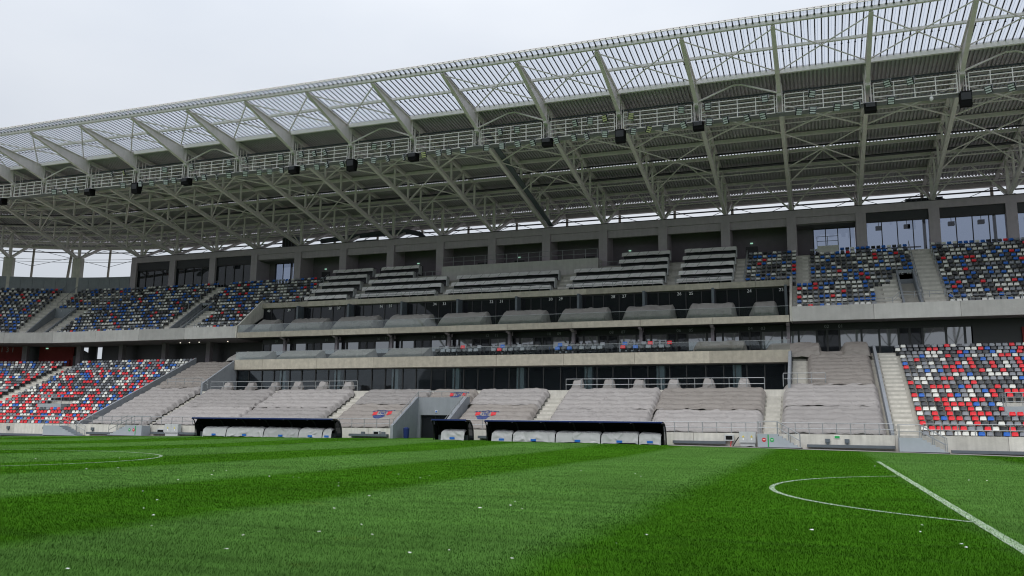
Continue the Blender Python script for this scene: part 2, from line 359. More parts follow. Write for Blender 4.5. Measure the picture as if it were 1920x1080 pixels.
# lower terrace: body with one step per row
b = MB(); full = [(42.4, -.6), (59.2, -.6), (59.2, 7.6), (42.4, -.05)]; mid_ = [(42.4, -.6), (59.2, -.6), (59.2, 4.2), (51.0, 4.2), (49.5, 3.3), (42.4, -.05)]
b.sweep(full, SL, -28.45); b.sweep(mid_, -28.44, -1.3); b.sweep([(47.6, -.6), (59.2, -.6), (59.2, 4.2), (51.0, 4.2), (47.6, 2.2)], -1.29, 3.69); b.sweep(mid_, 3.7, 31.19); b.sweep(full, 31.2, SR)
lt = b.build('lower_terrace', 'step', gs)
for i in range(22):
    b = MB(); y0 = ly(i); y1 = ly(i+1)+.05 if i < 21 else 64.2
    segs = [(SL, -1.3), (3.7, SR)] if i < 7 else [(SL, SR)]
    if i >= 10: segs = [(SL, -28.4), (31.3, SR)]
    for s0, s1 in segs: b = MB(); b.strip(y0, y1, lz(i)-.42, lz(i), s0, s1); b.build('step', 'step', lt)
# upper terrace
b = MB(); b.sweep([(58.5, 11.3), (60.5, 11.3), (71, 18.2), (71, 19.0), (58.9, 11.95)], SL, -30.7); b.sweep([(58.5, 11.3), (60.5, 11.3), (71, 18.2), (71, 19.0), (58.9, 11.95)], 31.4, SR)
b.sweep([(64.0, 15.36), (71, 18.6), (71, 19.0), (64.0, 15.38)], -30.7, 31.4)
ut = b.build('upper_terrace', 'step', gs)
VOM = [(40.95, 42.55), (-42.0, -40.1), (-64.3, -61.6)]
for i in range(15):
    b = MB(); y0 = uy(i); y1 = uy(i+1)+.05 if i < 14 else 74
    segs = [(SL, -30.9), (31.4, SR)] if i < 6 else [(SL, -30.9), (-30.9, 31.4), (31.4, SR)]
    if i < 8:
        ns = []
        for s0, s1 in segs:
            cuts = sorted([v for v in VOM if v[0] > s0 and v[1] < s1]); a = s0
            for c0, c1 in cuts: ns.append((a, c0)); a = c1
            ns.append((a, s1))
        segs = ns
    for s0, s1 in segs: b = MB(); b.strip(y0 if s0 != -30.9 or i > 6 else 63.02, y1, max(uz(i)-.6, 15.37) if s0 == -30.9 else uz(i)-.6, uz(i), s0, s1); b.build('step', 'step', ut)
# vomitories of the upper tier
for c0, c1 in VOM:
    b = MB(); ye = uy(8)
    for s in (c0-.02, c1-.16):
        b.sweep([(58.7, 11.4), (ye, 11.4), (ye, uz(8)+.35), (58.7, uz(0)+.1)], s, s+.18)
    b.strip(ye, ye+.18, uz(0)+2.2, uz(8)+.3, c0, c1); b.strip(58.7, ye+3, 11.9, 12.0, c0, c1)
    v = b.build('vomitory', 'greywall', gs)
    bb = MB(); bb.strip(ye+2.6, ye+2.7, 12, 15, c0, c1); bb.build('passage_end', 'dark', v)
    for q, t_ in ((.28, 'T12'), (.72, 'L13')): 
        s = c0+(c1-c0)*q; x, y = W(s, ye-.012); ob = inst(text_mesh(t_, .26, 'white'), 'block_number', v, Vector((x, y, uz(8)-.05))-Vector(worldloc(v)), (R(90), 0, 0))
# front pitch wall, panel by panel
def panels(name, mats, parent, y0, y1, z0, z1, s0, s1, mod, ref=0, gap=.012, prof=None, skip=()):
    k = math.floor((s0-ref)/mod); out = []
    while ref+k*mod < s1-.05:
        a = max(s0, ref+k*mod); c = min(s1, ref+(k+1)*mod); k += 1
        if c-a < .3 or any(q0 <= (a+c)/2 <= q1 for q0, q1 in skip): continue
        b = MB()
        if prof: b.sweep(prof, a+gap, c-gap)
        else: b.strip(y0, y1, z0, z1, a+gap, c-gap)
        out.append(b.build(name, mats, parent))
    return out
fw_ = MB(); fw_.strip(42.12, 42.3, -.6, 1.02, SL, -1.35); fw_.strip(42.12, 42.3, -.6, 1.02, 3.75, SR); fwp = fw_.build('front_wall', 'concrete', gs)
panels('wall_panel', 'concrete', fwp, 42.0, 42.115, -.6, 1.09, SL, -1.35, 6.97, 31.37); panels('wall_panel', 'concrete', fwp, 42.0, 42.115, -.6, 1.09, 3.75, SR, 6.97, 31.37)
# tunnel
b = MB()
for x0, x1 in ((-1.35, -1.1), (3.45, 3.75)): b.prism([(41.95, -.5), (47.3, -.5), (47.3, 3.95), (46.7, 3.95), (41.95, 1.35)], x0, x1)
b.box(-1.1, 3.45, 46.7, 47.2, 2.3, 3.9); b.box(-1.1, -.85, 46.7, 46.95, -.4, 2.3)
tun = b.build('tunnel', 'greywall', gs)
b = MB(); b.box(-.85, 3.45, 46.95, 47.0, .1, 2.3); b.build('tunnel_glass', 'glass', tun)
for x in (-.82, .55, 1.95, 3.38): b = MB(); b.box(x, x+.07, 46.9, 46.948, -.1, 2.3); b.build('door_frame', 'frame', tun)
b = MB(); b.box(-1.0, 3.4, 42.3, 47.1, -.4, gz(1, 41)+.012); b.build('tunnel_floor', 'grass', tun)
b = MB(); b.box(.62, .86, 46.655, 46.695, 2.52, 2.72); b.build('tunnel_sign', 'white', tun); b = MB(); b.box(.66, .82, 46.64, 46.652, 2.55, 2.69); b.build('sign_face', MT['seat_blue'], tun)
# side fascias of the upper tier
for s0, s1 in ((SL, -30.9), (31.4, SR)):
    panels('fascia_panel', 'fascia', gs, 0, 0, 0, 0, s0, s1, 6.97, 31.4, prof=[(57.95, 11.25), (58.5, 11.25), (58.5, 12.45), (58.25, 12.62), (57.95, 12.62)])
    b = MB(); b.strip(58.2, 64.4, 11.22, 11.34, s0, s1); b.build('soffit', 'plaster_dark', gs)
# cheek walls between the side tiers and the boxes
for s, sg in ((-30.9, 1), (31.2, 1)):
    b = MB(); b.prism([(57.97, 11.25), (64, 11.25), (64, 16.3), (62.6, 16.3), (58.2, 12.7), (57.97, 12.7)], s, s+.2); b.build('cheek_wall', 'concrete', gs)
for s in (-28.6, 31.05):
    b = MB(); b.prism([(50.05, 4.2), (60.2, 4.2), (60.2, 8.4), (55.1, 8.3), (50.05, 5.5)], s, s+.22); b.build('cheek_wall', 'greywall', gs)
# central box levels: slabs, parapets, balustrades, window walls
def boxlevel(zf, zp0, zp1, yf, yw, zt, x0, x1, glassname, tag_):
    b = MB(); b.box(x0, x1, yf+.25, yw+4.5, zp0+.05, zf); sl = b.build('box_floor', 'concrete', gs)
    panels('parapet_panel', 'beige', sl, yf, yf+.25, zp0, zp1, x0, x1, 6.97, 31.37+(-.2))
    k = 0; x = x0+.05; 
    while x < x1-.1:
        e = min(x+2.30, x1-.05); b = MB(); b.box(x, e, yf+.10, yf+.118, zp1-.03, zp1+.86); b.build('balustrade_pane', 'glass_rail', sl); x = e+.02
    b = MB(); b.box(x0+.05, x1-.05, yf+.085, yf+.133, zp1+.862, zp1+.90); b.build('balustrade_rail', 'galv', sl)
    return sl
up_ = boxlevel(11.75, 11.22, 11.85, 58.0, 62.95, 15.5, -30.65, 31.15, 'glass', 0)
lo_ = boxlevel(8.25, 7.28, 8.38, 55.0, 60.0, 11.2, -28.35, 31.25, 'glass', 0)
def windows(parent, y, z0, z1, x0, x1, widths, gname, depth=.10, door=None, mw=.045):
    """glazing: each pane a part with its mullion frame as a sub-part"""
    x = x0; i = 0
    while x < x1-.05:
        w = widths[i % len(widths)]; e = min(x+w, x1)
        if e-x < .25: break
        b = MB(); b.box(x+.03, e-.03, y, y+.03, z0+.04, z1-.04); pn = b.build('window_pane', gname if isinstance(gname, str) else gname[i % len(gname)], parent)
        b = MB(); b.box(x-mw, x+mw, y-depth, y+.06, z0, z1); b.box(x+.045, e-.045, y-depth*.6, y+.05, z0, z0+.07); b.box(x+.045, e-.045, y-depth*.6, y+.05, z1-.07, z1)
        if door and i % door[0] == door[1]: b.tube(((x+e)/2, y-.12, z0+.5), ((x+e)/2, y-.12, z0+1.6), .022, 5); b.box((x+e)/2-.03, (x+e)/2+.03, y-.05, y+.04, z0+.07, z1-.07)
        b.build('window_frame', 'frame', pn); x = e; i += 1
wu = MB(); wu.box(-30.65, 31.15, 66.5, 66.7, 11.8, 15.4); wu = wu.build('box_rear_wall', 'plaster_dark', gs)
windows(gs, 62.95, 11.78, 15.26, -30.65, 31.15, [1.15, 1.7, 1.6, 1.4, 1.12], 'glass', .08)
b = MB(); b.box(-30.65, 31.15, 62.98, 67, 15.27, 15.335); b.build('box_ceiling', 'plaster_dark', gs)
for i, xk in enumerate([XK(k)-.57 for k in range(-8, 1)]): b = MB(); b.box(xk-.12, xk+.12, 61.6, 62.84, 11.78, 15.3); b.build('box_divider', 'slate', gs)
panels('parapet_panel', 'beige', gs, 62.6, 63.0, 15.34, 15.95, -30.7, 31.4, 3.48, 31.4)
b = MB(); b.box(-28.35, 46.5, 64.6, 64.8, 8.3, 11.2); b.build('box_rear_wall', 'plaster_dark', gs)
windows(gs, 60.0, 8.30, 10.62, -28.35, 46.45, [1.05, 1.9, 1.5, 1.6, .92], ['glass', 'glass_box', 'glass_box', 'glass_box', 'glass'], .09, mw=.09)
b = MB(); b.box(-28.35, 46.3, 59.9, 60.1, 10.63, 11.2); b.build('window_lintel', 'frame', gs)
b = MB(); b.box(-30.7, 31.3, 58.3, 64.6, 11.16, 11.215); b.build('box_soffit', 'frame', gs)
# lounge behind the lower terrace
b = MB(); b.box(-28.3, 31.0, 50.0, 59, 3.7, 4.65); b.build('lounge_floor', 'concrete', gs)
windows(gs, 55.5, 4.67, 7.2, -28.2, 31.0, [1.55, 1.75, 1.6, 2.05], 'glass_lounge', .09, (4, 3))
b = MB(); b.box(-28.3, 31.0, 55.45, 59.6, 7.2, 7.27); b.build('lounge_ceiling', 'plaster_dark', gs)
b = MB(); b.box(-28.3, 31.0, 59.6, 59.75, 4.66, 7.25); b.build('lounge_rear_wall', 'plaster_dark', gs)
for k in range(-8, 0): b = MB(); b.box(XK(k)+1.75, XK(k)+2.5, 55.6, 56.1, 4.66, 7.19); b.build('column', 'white', gs)
for k in range(-8, 1):
    b = MB(); b.box(XK(k)-.55, XK(k)-.25, 59.1, 59.5, 8.3, 11.16); b.build('column', 'plaster_dark', gs)
    b = MB(); b.prism([(58.25, 11.21), (60.0, 11.21), (60.0, 10.8), (58.6, 11.05)], XK(k)-.55, XK(k)-.25); b.build('bracket_beam', 'plaster', gs)
# numbers on the glass
nums_up = [(-29.93, 40), (-26.99, 39), (-21.19, 38), (-20.01, 37), (-14.27, 36), (-13.07, 35), (-7.39, 34), (-6.19, 33), (-.45, 32), (.76, 31), (6.46, 30), (7.61, 29), (13.38, 28), (14.58, 27), (20.33, 26), (21.53, 25), (27.29, 24), (30.35, 23)]
GL = Vector(worldloc(gs))
for x, n_ in nums_up: inst(text_mesh(str(n_), .46, 'white'), 'box_number', gs, Vector((x, 62.84, 15.0))-GL, (R(90), 0, 0))
nums_lo = [(-26.46, '20'), (-25.27, '19'), (-19.62, '18'), (-18.48, '17'), (-12.89, '16'), (-11.81, '15'), (-6.0, '14'), (-4.9, '13'), (.3, '12'), (1.4, '11'), (7.23, '10'), (8.33, '09'), (13.88, '08'), (15.09, '07'), (20.66, '06'), (21.86, '05'), (27.49, '04'), (28.67, '03'), (34.36, '02'), (35.57, '01')]
for x, n_ in nums_lo: inst(text_mesh(n_, .44, 'greyprint'), 'box_number', gs, Vector((x, 59.885, 10.88))-GL, (R(90), 0, 0))
# concourse behind the lower tier: left end (red walls, columns, gaps to the sky) and right end
def wallpiece(s0, s1, z0, z1, m, y=63.2, name='concourse_wall'): b = MB(); b.strip(y, y+.2, z0, z1, s0, s1); b.build(name, m, gs)
wallpiece(-88, -66.3, 8.0, 11.3, 'red'); wallpiece(-66.3, -64.7, 8.0, 11.3, 'frame'); wallpiece(-64.7, -60.3, 8.0, 11.3, 'red')
wallpiece(-60.3, -57.1, 8.0, 10.0, 'frame'); wallpiece(-58.3, -57.1, 10, 11.3, 'frame'); wallpiece(-57.1, -56.3, 8, 9.55, 'frame')
wallpiece(-56.3, -28.4, 8.0, 11.3, 'frame')
b = MB(); b.plate([(-61.6, 11.25), (-60.7, 11.25), (-58.5, 10.35), (-58.5, 9.9), (-61.6, 9.9)], 63.05, 63.15); b.build('stair_flank', 'frame', gs)
for s in (-79.5, -72.6, -65.6, -58.4, -51.6, -44.6, -37.7): b = MB(); b.strip(61.6, 62.2, 8.0, 11.25, s-.3, s+.3); b.build('column', 'plaster_dark', gs)
b = MB(); b.strip(63.0, 63.18, 8.3, 9.5, -64.2, -60.6); b.build('stair_wall', 'red', gs)
x, y = W(-66.2, 61.0); 
for i, ch in enumerate('131'):
    x, y = W(-69.1+i*.62, 63.16); inst(text_mesh(ch, .95, 'greyprint'), 'section_number', gs, Vector((x, y, 10.75))-GL, (R(90), 0, (56-69.1)/-32*1.0 if False else (69.1-i*.62-56)/32))
for s in (-41.5, -40.1, -38.6, -34.3): x, y = W(s, 61); b = MB(); b.tube((x, y, 11.12), (x, y, 11.22), .07, 10); b.build('ceiling_lamp', 'bulb', gs)
for s in (-66.1, -63.4): x, y = W(s, 62.6); b = MB(); b.box(x-.18, x+.18, y-.05, y+.05, 10.9, 11.05); b.build('exit_lamp', 'exit', gs)
wallpiece(46.3, 66, 7.6, 11.25, 'frame', 60.0); b = MB(); b.strip(59.8, 59.97, 8.2, 10.4, 50.2, 66); b.build('concourse_wall', 'red', gs)
# top storey
XB0, XB1 = XK(-13)-.55, SR
b = MB(); b.box(XB0, XB1, 70.6, 77.5, 24.55, 24.75); tb = b.build('top_storey_roof', 'plaster', gs)
for a_, c_ in ((XB0, XK(-9)), (XK(-9), XK(-5)), (XK(-5), XK(-1)), (XK(-1), XB1)): b = MB(); b.box(a_+.004, c_-.004, 70.40, 70.75, 24.02, 24.82); b.build('top_beam', 'plaster', tb)
b = MB(); b.box(XB0, XB1, 70.34, 70.80, 24.825, 24.90); b.build('roof_edge_trim', 'dark', tb)
KB = range(-13, 4)
for k in list(KB)+[4]:
    b = MB(); b.box(XK(k)-.5, XK(k)+.5, 70.32, 71.2 if k > 1 or k < -10 else 73.7, 19.4, 24.015); b.build('pillar', 'plaster', tb)
for k in KB:
    x0, x1 = XK(k)+.5, XK(k+1)-.5
    if k in (-13, -12, -11):
        b = MB(); b.box(x0, x1, 70.6, 70.9, 22.9, 24.015); b.build('blind_box', 'dark', tb); windows(tb, 70.75, 19.7, 22.88, x0, x1, [1.5], 'glass', .08)
        b = MB(); b.box(x0, x1, 76, 76.2, 19.6, 24); b.build('rear_wall', 'plaster_dark', tb)
    elif k in (-10, 0):
        b = MB(); b.box(x0, x1, 70.55, 70.9, 23.3, 24.015); b.build('lintel', 'plaster', tb)
        d0, d1 = (x0, x0+1.7) if k == 0 else (x1-1.2, x1)
        b = MB(); b.box(d0, d1, 73.2, 73.4, 19.6, 23.4); b.build('recess_wall', 'plaster_dark', tb)
        g0, g1 = (x0+1.7, x1) if k == 0 else (x0+1.0, x1-1.2)
        windows(tb, 73.2, 19.7, 23.2, g0, g1, [1.25], 'glass_see', .06)
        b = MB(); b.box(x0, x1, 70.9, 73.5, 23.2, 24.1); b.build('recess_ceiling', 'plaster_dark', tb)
        if k == -10: b = MB(); b.box(x0, g0, 73.2, 73.4, 19.6, 23.4); b.build('recess_wall', 'plaster_dark', tb)
    elif k >= 1:
        b = MB(); b.box(x0, x1, 70.6, 70.9, 23.05, 24.015); b.build('blind_box', 'dark', tb); windows(tb, 70.75, 19.7, 23.03, x0, x1, [1.49], 'glass_see', .06)
        b = MB()
        for z in (20.7, 21.05): b.box(x0+.3, x1-.3, 75.8, 75.85, z, z+.16)
        b.build('rear_rail', 'steel_w', tb)
        for q in (.22, .68): b = MB(); b.box(x0+q*6-.3, x0+q*6+.3, 72.4, 72.9, 22.55, 22.95); b.tube((x0+q*6, 72.6, 22.95), (x0+q*6, 72.6, 24), .03); b.build('ceiling_unit', 'black', tb)
    else:
        b = MB(); b.box(x0, x1, 70.55, 70.9, 23.15, 24.015); b.build('lintel', 'plaster', tb)
        b = MB(); b.box(x0, x1, 73.4, 73.6, 19.5, 24.2); rw = b.build('recess_wall', 'plaster_dark', tb)
        dx = x0+(1.4 if k % 2 else 3.4); b = MB(); b.box(dx, dx+1.3, 73.32, 73.395, 19.6, 21.7); b.build('door', 'frame', rw)
        if k % 2: b = MB(); b.box(dx+.5, dx+.8, 73.25, 73.31, 22.0, 22.14); b.build('exit_lamp', 'exit', rw)
    b = MB(); b.box(x0, x1, 70.9, 77, 19.4, 19.62); b.build('gallery_floor', 'step', tb)
b = MB(); b.box(XB0, XB0+.3, 70.8, 77.4, 19.4, 24.5); b.build('end_wall', 'plaster', tb)
# corner: parapet and columns left of the top storey
panels('corner_parapet', 'greywall', gs, 70.5, 70.7, 19.3, 22.1, SL, -58.75, 1.2, -58.75, .015)
CS = [-65.1, -72.2, -79.2, -86]
for s in CS:
    b = MB(); b.strip(70.5, 71.4, 18.6, 25.0, s-.45, s+.45); b.build('column', 'concrete', gs)

# ------------------------------------------------------------------ roof
RZ = lambda y: 32.25-.10*(y-40.3)
rf = thing('stand_roof', 'cantilevered steel truss roof with translucent front edge above the grandstand', 'roof', (0, 71, 25))
RS = [-86, -79.2, -72.2, -65.1, -57.8]+[XK(k) for k in range(-12, 5)]
def pt(s, y, z): x, yy = W(s, y); return (x, yy, z)
for s in RS:
    # tapered plate girder at the front
    b = MB(); prof = [(40.2, RZ(40.2)-.30), (48.15, 29.70), (48.15, RZ(48.15)-.12), (40.2, RZ(40.2)-.12)]
    b.sweep(prof, s-.02, s+.02); 
    b.sweep([(40.2, RZ(40.2)-.33), (48.2, 29.66), (48.2, 29.71), (40.2, RZ(40.2)-.28)], s-.17, s+.17)
    b.sweep([(40.2, RZ(40.2)-.15), (48.2, RZ(48.2)-.15), (48.2, RZ(48.2)-.10), (40.2, RZ(40.2)-.10)], s-.15, s+.15)
    b.sweep([(48.16, 29.5), (48.24, 29.5), (48.24, RZ(48.2)-.1), (48.16, RZ(48.2)-.1)], s-.16, s+.16)
    for j in range(7): z = 29.85+j*.25; b.sweep([(48.25, z), (48.34, z), (48.34, z+.08), (48.25, z+.08)], s-.14, s+.14)
    rib = b.build('rib_girder', 'steel', rf)
    cz = lambda y: 29.62+(24.95-29.62)*(y-48.2)/(70.9-48.2)
    b = MB(); b.beam(pt(s, 48.2, cz(48.2)), pt(s, 70.9, cz(70.9)), .34, .40); b.build('bottom_chord', 'steel', rib)
    b = MB(); b.beam(pt(s, 48.3, RZ(48.3)-.32), pt(s, 78.2, RZ(78.2)-.32), .32, .34); b.build('top_chord', 'steel', rib)
    ys = [51.4, 54.7, 58.0, 61.3, 64.6, 67.9]
    for i, y in enumerate(ys):
        b = MB(); b.beam(pt(s, y, cz(y)), pt(s, y, RZ(y)-.35), .20, .20); b.build('strut', 'steel', rib)
        yn = ys[i+1] if i < 5 else 71.2
        b = MB(); b.beam(pt(s, y, cz(y)), pt(s, yn, RZ(yn)-.4), .16, .20); b.build('diagonal', 'steel', rib)
    b = MB(); b.beam(pt(s, 71, 24.85), pt(s, 71, RZ(71)-.35), .32, .32); b.beam(pt(s, 71.1, 24.95), pt(s, 77.4, RZ(77.4)-.5), .28, .32); b.beam(pt(s, 71.0, 27.0), pt(s, 74.2, RZ(74.2)-.45), .18, .18); b.build('tree_post', 'steel', rib)
    b = MB(); x, y = W(s, 71); b.box(x-.35, x+.35, y-.35, y+.35, 24.78, 25.0); b.build('foot_plate', 'steel', rib)
    b = MB(); b.tube(pt(s, 79.0, 20.5), pt(s, 79.3, RZ(79)-.1), .17, 8); b.build('rear_post', 'concrete' if False else 'beige', rib)
for s in (-68.8, -61.6): b = MB(); b.tube(pt(s, 78.2, 20.5), pt(s, 79.8, 30.2), .2, 8); b.build('rear_post', 'beige', rf)
# beams along the stand
def along(name, y, z, w, h, m='steel', s0=-88, s1=XK(4)+2):
    b = MB(); b.strip(y-w/2, y+w/2, z-h/2, z+h/2, s0, s1); b.build(name, m, rf)
along('front_edge_beam', 40.15, RZ(40.15)-.02, .26, .30, 'steel_w'); along('middle_beam', 43.9, RZ(43.9)-.05, .22, .22, 'steel_w'); along('rear_edge_beam', 47.85, RZ(47.85)-.10, .26, .36, 'steel_w')
along('front_tube', 39.25, RZ(39.25)+.08, .09, .09, 'steel_w'); along('front_rail', 39.45, RZ(39.25)+.30, .05, .05, 'steel_w')
for y in (52.3, 56.4, 60.4, 64.35, 68.2, 72.2, 76.2): along('purlin', y, RZ(y)-.26, .26, .30)
along('rear_edge_pipe', 78.6, RZ(78.6)-.25, .5, .5)
for y in (58.0, 64.6): along('tie', y, 29.62+(24.95-29.62)*(y-48.2)/22.7+1.4, .10, .10)
along('tie', 54.7, 29.2, .09, .09); along('tie', 67.9, 27.0, .1, .1); along('tie', 71, 26.6, .1, .1)
for y, z in ((50.6, RZ(50.6)-.55), (51.4, RZ(51.4)-.75)): along('service_pipe', y, z, .13, .13, 'slate')
along('cable_tray', 66.2, RZ(66.2)-.75, .5, .12, 'dark'); along('cable_tray', 62.9, RZ(62.9)-.5, .3, .1, 'dark'); along('cable_tray', 77.6, 27.2, .25, .12, 'dark')
for y, z in ((75.5, 25.7), (75.5, 25.3)): along('roof_handrail', y, z, .05, .05, 'galv')
for k in range(-13, 4):
    for q in (0, .5): x = XK(k)+q*6.97; b = MB(); b.tube((x, 75.5, 24.75), (x, 75.5, 25.72), .025, 5); b.build('rail_post', 'galv', rf)
# braces between the ribs
for i in range(len(RS)-1):
    a, c = RS[i], RS[i+1]; mid = (a+c)/2; k = i-4-13
    if k != -5:
        b = MB(); z0 = RZ(40.6)-.3; z1 = RZ(47.3)-.3
        b.tube(pt(a+.1, 40.6, z0), pt(c-.1, 47.3, z1), .06, 6); b.tube(pt(c-.1, 40.6, z0), pt(a+.1, 47.3, z1), .06, 6); b.build('cross_brace', 'steel', rf)
    if k in (-12, -9, -6, -4, -1, 2):
        b = MB(); b.tube(pt(a+.15, 48.3, 29.75), pt(mid-.35, 48.6, RZ(48.6)-.42), .085, 6); b.tube(pt(c-.15, 48.3, 29.75), pt(mid+.35, 48.6, RZ(48.6)-.42), .085, 6); b.tube(pt(mid-.37, 48.6, RZ(48.6)-.42), pt(mid+.37, 48.6, RZ(48.6)-.42), .085, 6); b.build('knee_brace', 'steel', rf)
    b = MB()
    b.tube(pt(a, 49.8, 29.25), pt(c, 54.7, 28.28), .075, 6); b.tube(pt(c, 49.8, 29.25), pt(a, 54.7, 28.28), .075, 6); b.build('chord_brace', 'steel', rf)
    b = MB(); b.tube(pt(a, 71, 25.0), pt(mid-.2, 71.4, RZ(71.4)-.45), .095, 6); b.tube(pt(c, 71, 25.0), pt(mid+.2, 71.4, RZ(71.4)-.45), .095, 6); b.build('foot_brace', 'steel', rf)
    if i % 2:
        b = MB(); b.tube(pt(a, 64.6, 26.25), pt(mid, 64.4, RZ(64.4)-.4), .075, 6); b.tube(pt(c, 64.6, 26.25), pt(mid, 64.4, RZ(64.4)-.4), .075, 6)
        b.tube(pt(a, 54.7, 28.28), pt(c, 61.3, 26.92), .065, 6); b.tube(pt(c, 54.7, 28.28), pt(a, 61.3, 26.92), .065, 6); b.build('bay_brace', 'steel', rf)
    b = MB(); b.tube(pt(a, 78.9, 25.2), pt(c, 78.9, RZ(78.9)-.5), .035, 5); b.tube(pt(c, 78.9, 25.2), pt(a, 78.9, RZ(78.9)-.5), .035, 5); b.build('rear_rod', 'slate', rf)
# dark cable duct running down one truss
b = MB(); x = XK(-4)+.55; b.beam((x, 49.6, 29.5), (x, 70.6, 25.15), .55, .12); b.build('cable_duct', 'slate', rf)
# corrugated deck, three sheets with an open lap between them
def deck(y0, y1, dz, name='deck_sheet'):
    per = .32; n = int((XK(4)+2+88)/per); b = MB(); vs = []; 
    for i in range(n):
        s = -88+i*per
        for ds, h in ((0, 0), (.17, 0), (.19, .15), (.30, .15)):
            for y in (y0, (y0+y1)/2, y1): x, yy = W(s+ds, y); vs.append((x, yy, RZ(y)+dz+h))
    m = 4*n; fs = []
    for i in range(m-1):
        for j in (0, 1): fs.append((i*3+j, (i+1)*3+j, (i+1)*3+j+1, i*3+j+1))
    b.add(vs, fs); return b.build(name, 'deck', rf, fix=False)
deck(47.9, 56.5, .03); deck(56.3, 64.30, .0); deck(64.42, 76.15, -.055); deck(76.28, 79.2, -.12)
b = MB(); pass
ss_ = ssteps(-88, XK(4)+2)
for y0, y1 in ((47.8, 64.2), (65.2, 75.9), (77.0, 79.4)):
    b = MB(); b.sweep([(y0, RZ(y0)+.21), (y1, RZ(y1)+.21), (y1, RZ(y1)+.24), (y0, RZ(y0)+.24)], -88, XK(4)+2); b.build('deck_membrane', 'deck', rf)
# translucent front sheets: a pan with a dark raised seam on one edge
def sheet_mesh(y0, y1, w):
    b = MB(); n = 1
    q = [(0, 0, 0), (.055, 0, 1), (.055, .05, 1), (.0, .05, 1)]
    z = lambda y: RZ(y)+.10
    b.add([(.08, y0, z(y0)), (w, y0, z(y0)), (w, y1, z(y1)), (.08, y1, z(y1))], [(0, 1, 2, 3)], 0)
    b.add([(w*.5-.02, y0, z(y0)+.001), (w*.5, y0, z(y0)+.02), (w*.5+.02, y0, z(y0)+.001), (w*.5-.02, y1, z(y1)+.001), (w*.5, y1, z(y1)+.02), (w*.5+.02, y1, z(y1)+.001)], [(0, 1, 4, 3), (1, 2, 5, 4)], 0)
    b.add([(0, y0, z(y0)-.03), (.085, y0, z(y0)-.03), (.085, y1, z(y1)-.03), (0, y1, z(y1)-.03), (0, y0, z(y0)+.05), (.085, y0, z(y0)+.05), (.085, y1, z(y1)+.05), (0, y1, z(y1)+.05)], [(0, 3, 2, 1), (4, 5, 6, 7), (0, 1, 5, 4), (1, 2, 6, 5), (2, 3, 7, 6), (3, 0, 4, 7)], 1)
    for yy in (y0+.75, y1-.12): b.box(-.03, .115, yy-.06, yy+.06, z(yy)-.09, z(yy)-.032, 1)
    return b
PW = 6.97/14
cells = [(XK(k)+j*PW, r) for k in range(-14, 4) for j in range(14) for r in (0, 1)]
cells.sort(key=lambda c: (c[0]-CAM.x)**2)
YR = ((39.2, 44.0), (44.02, 48.0))
RL = Vector(worldloc(rf)); pm = [sheet_mesh(a, c, PW).mesh('roof_sheet', ['poly', 'dark'], (0, RL.y, RL.z)) for a, c in YR]
for x, r in cells[:300]: inst(pm[r], 'roof_sheet', rf, (x, 0, 0))
b = MB()
for x, r in cells[300:]:
    q = sheet_mesh(*YR[r], PW)
    for fi, mi in ((0, 0),): pass
    o_ = len(b.v); b.v += [(p0+x, p1, p2) for p0, p1, p2 in q.v]; b.f += [tuple(i+o_ for i in f) for f in q.f]; b.m += q.m
b.build('roof_sheets', ['poly', 'dark'], rf, kind='stuff', fix=False)
# brackets along the outer rim
for k in range(-13, 4):
    b = MB()
    for j in range(14): x = XK(k)+j*PW+.03; b.beam((x, 39.45, RZ(39.4)+.30), (x, 40.1, RZ(40.1)+.18), .05, .05)
    b.build('rim_brackets', 'slate', rf)

# ------------------------------------------------------------------ catwalk, floodlights, loudspeakers
cw = thing('lighting_catwalk', 'long white railed lighting catwalk hung under the roof', 'catwalk', (0, 48.8, 28))
b = MB(); b.strip(48.5, 49.5, 28.02, 28.08, -84, XK(4)+1); b.build('walkway', 'galv', cw)
for i in range(3, len(RS)-1):
    a, c = RS[i]+.42, RS[i+1]-.42
    b = MB(); n = 4
    for z in (28.02, 28.42, 28.82, 29.2, 29.58): b.strip(48.42, 48.48, z-.035, z+.035, a, c)
    for j in range(n+1): s = a+(c-a)*j/n; x, y = W(s, 48.45); b.box(x-.035, x+.035, y-.035, y+.035, 28.0, 29.6)
    b.build('railing_panel', 'steel_w', cw)
    b = MB()
    for z in (28.6, 29.2): b.strip(49.53, 49.56, z-.02, z+.02, a, c)
    for j in range(n+1): s = a+(c-a)*j/n; x, y = W(s, 49.545); b.box(x-.02, x+.02, y-.02, y+.02, 28.09, 29.22)
    b.build('rear_railing', 'slate', cw)
    for s in (a-.2, c+.2):
        for yq, zt in ((48.5, 30.5), (49.5, RZ(49.5)-.3)): b = MB(); b.beam(pt(s, yq, 28.05), pt(s, yq, zt), .07, .07); b.build('hanger', 'steel', cw)
def make_flood(yel):
    b = MB(); b.box(-.27, .27, -.05, .07, -.30, .30); bd = b.mesh('housing', 'dark')
    b = MB()
    for j in range(3): z = -.19+j*.19; b.box(-.225, .225, -.075, -.052, z-.06, z+.06)
    ln = b.mesh('lamp_row', 'lens_y' if yel else 'lens')
    b = MB(); b.beam((-.31, 0, 0), (-.31, .2, .32), .03, .05); b.beam((.31, 0, 0), (.31, .2, .32), .03, .05); b.beam((-.33, .2, .32), (.33, .2, .32), .05, .05)
    return bd, ln, b.mesh('bracket', 'galv')
FM = [make_flood(0), make_flood(1)]
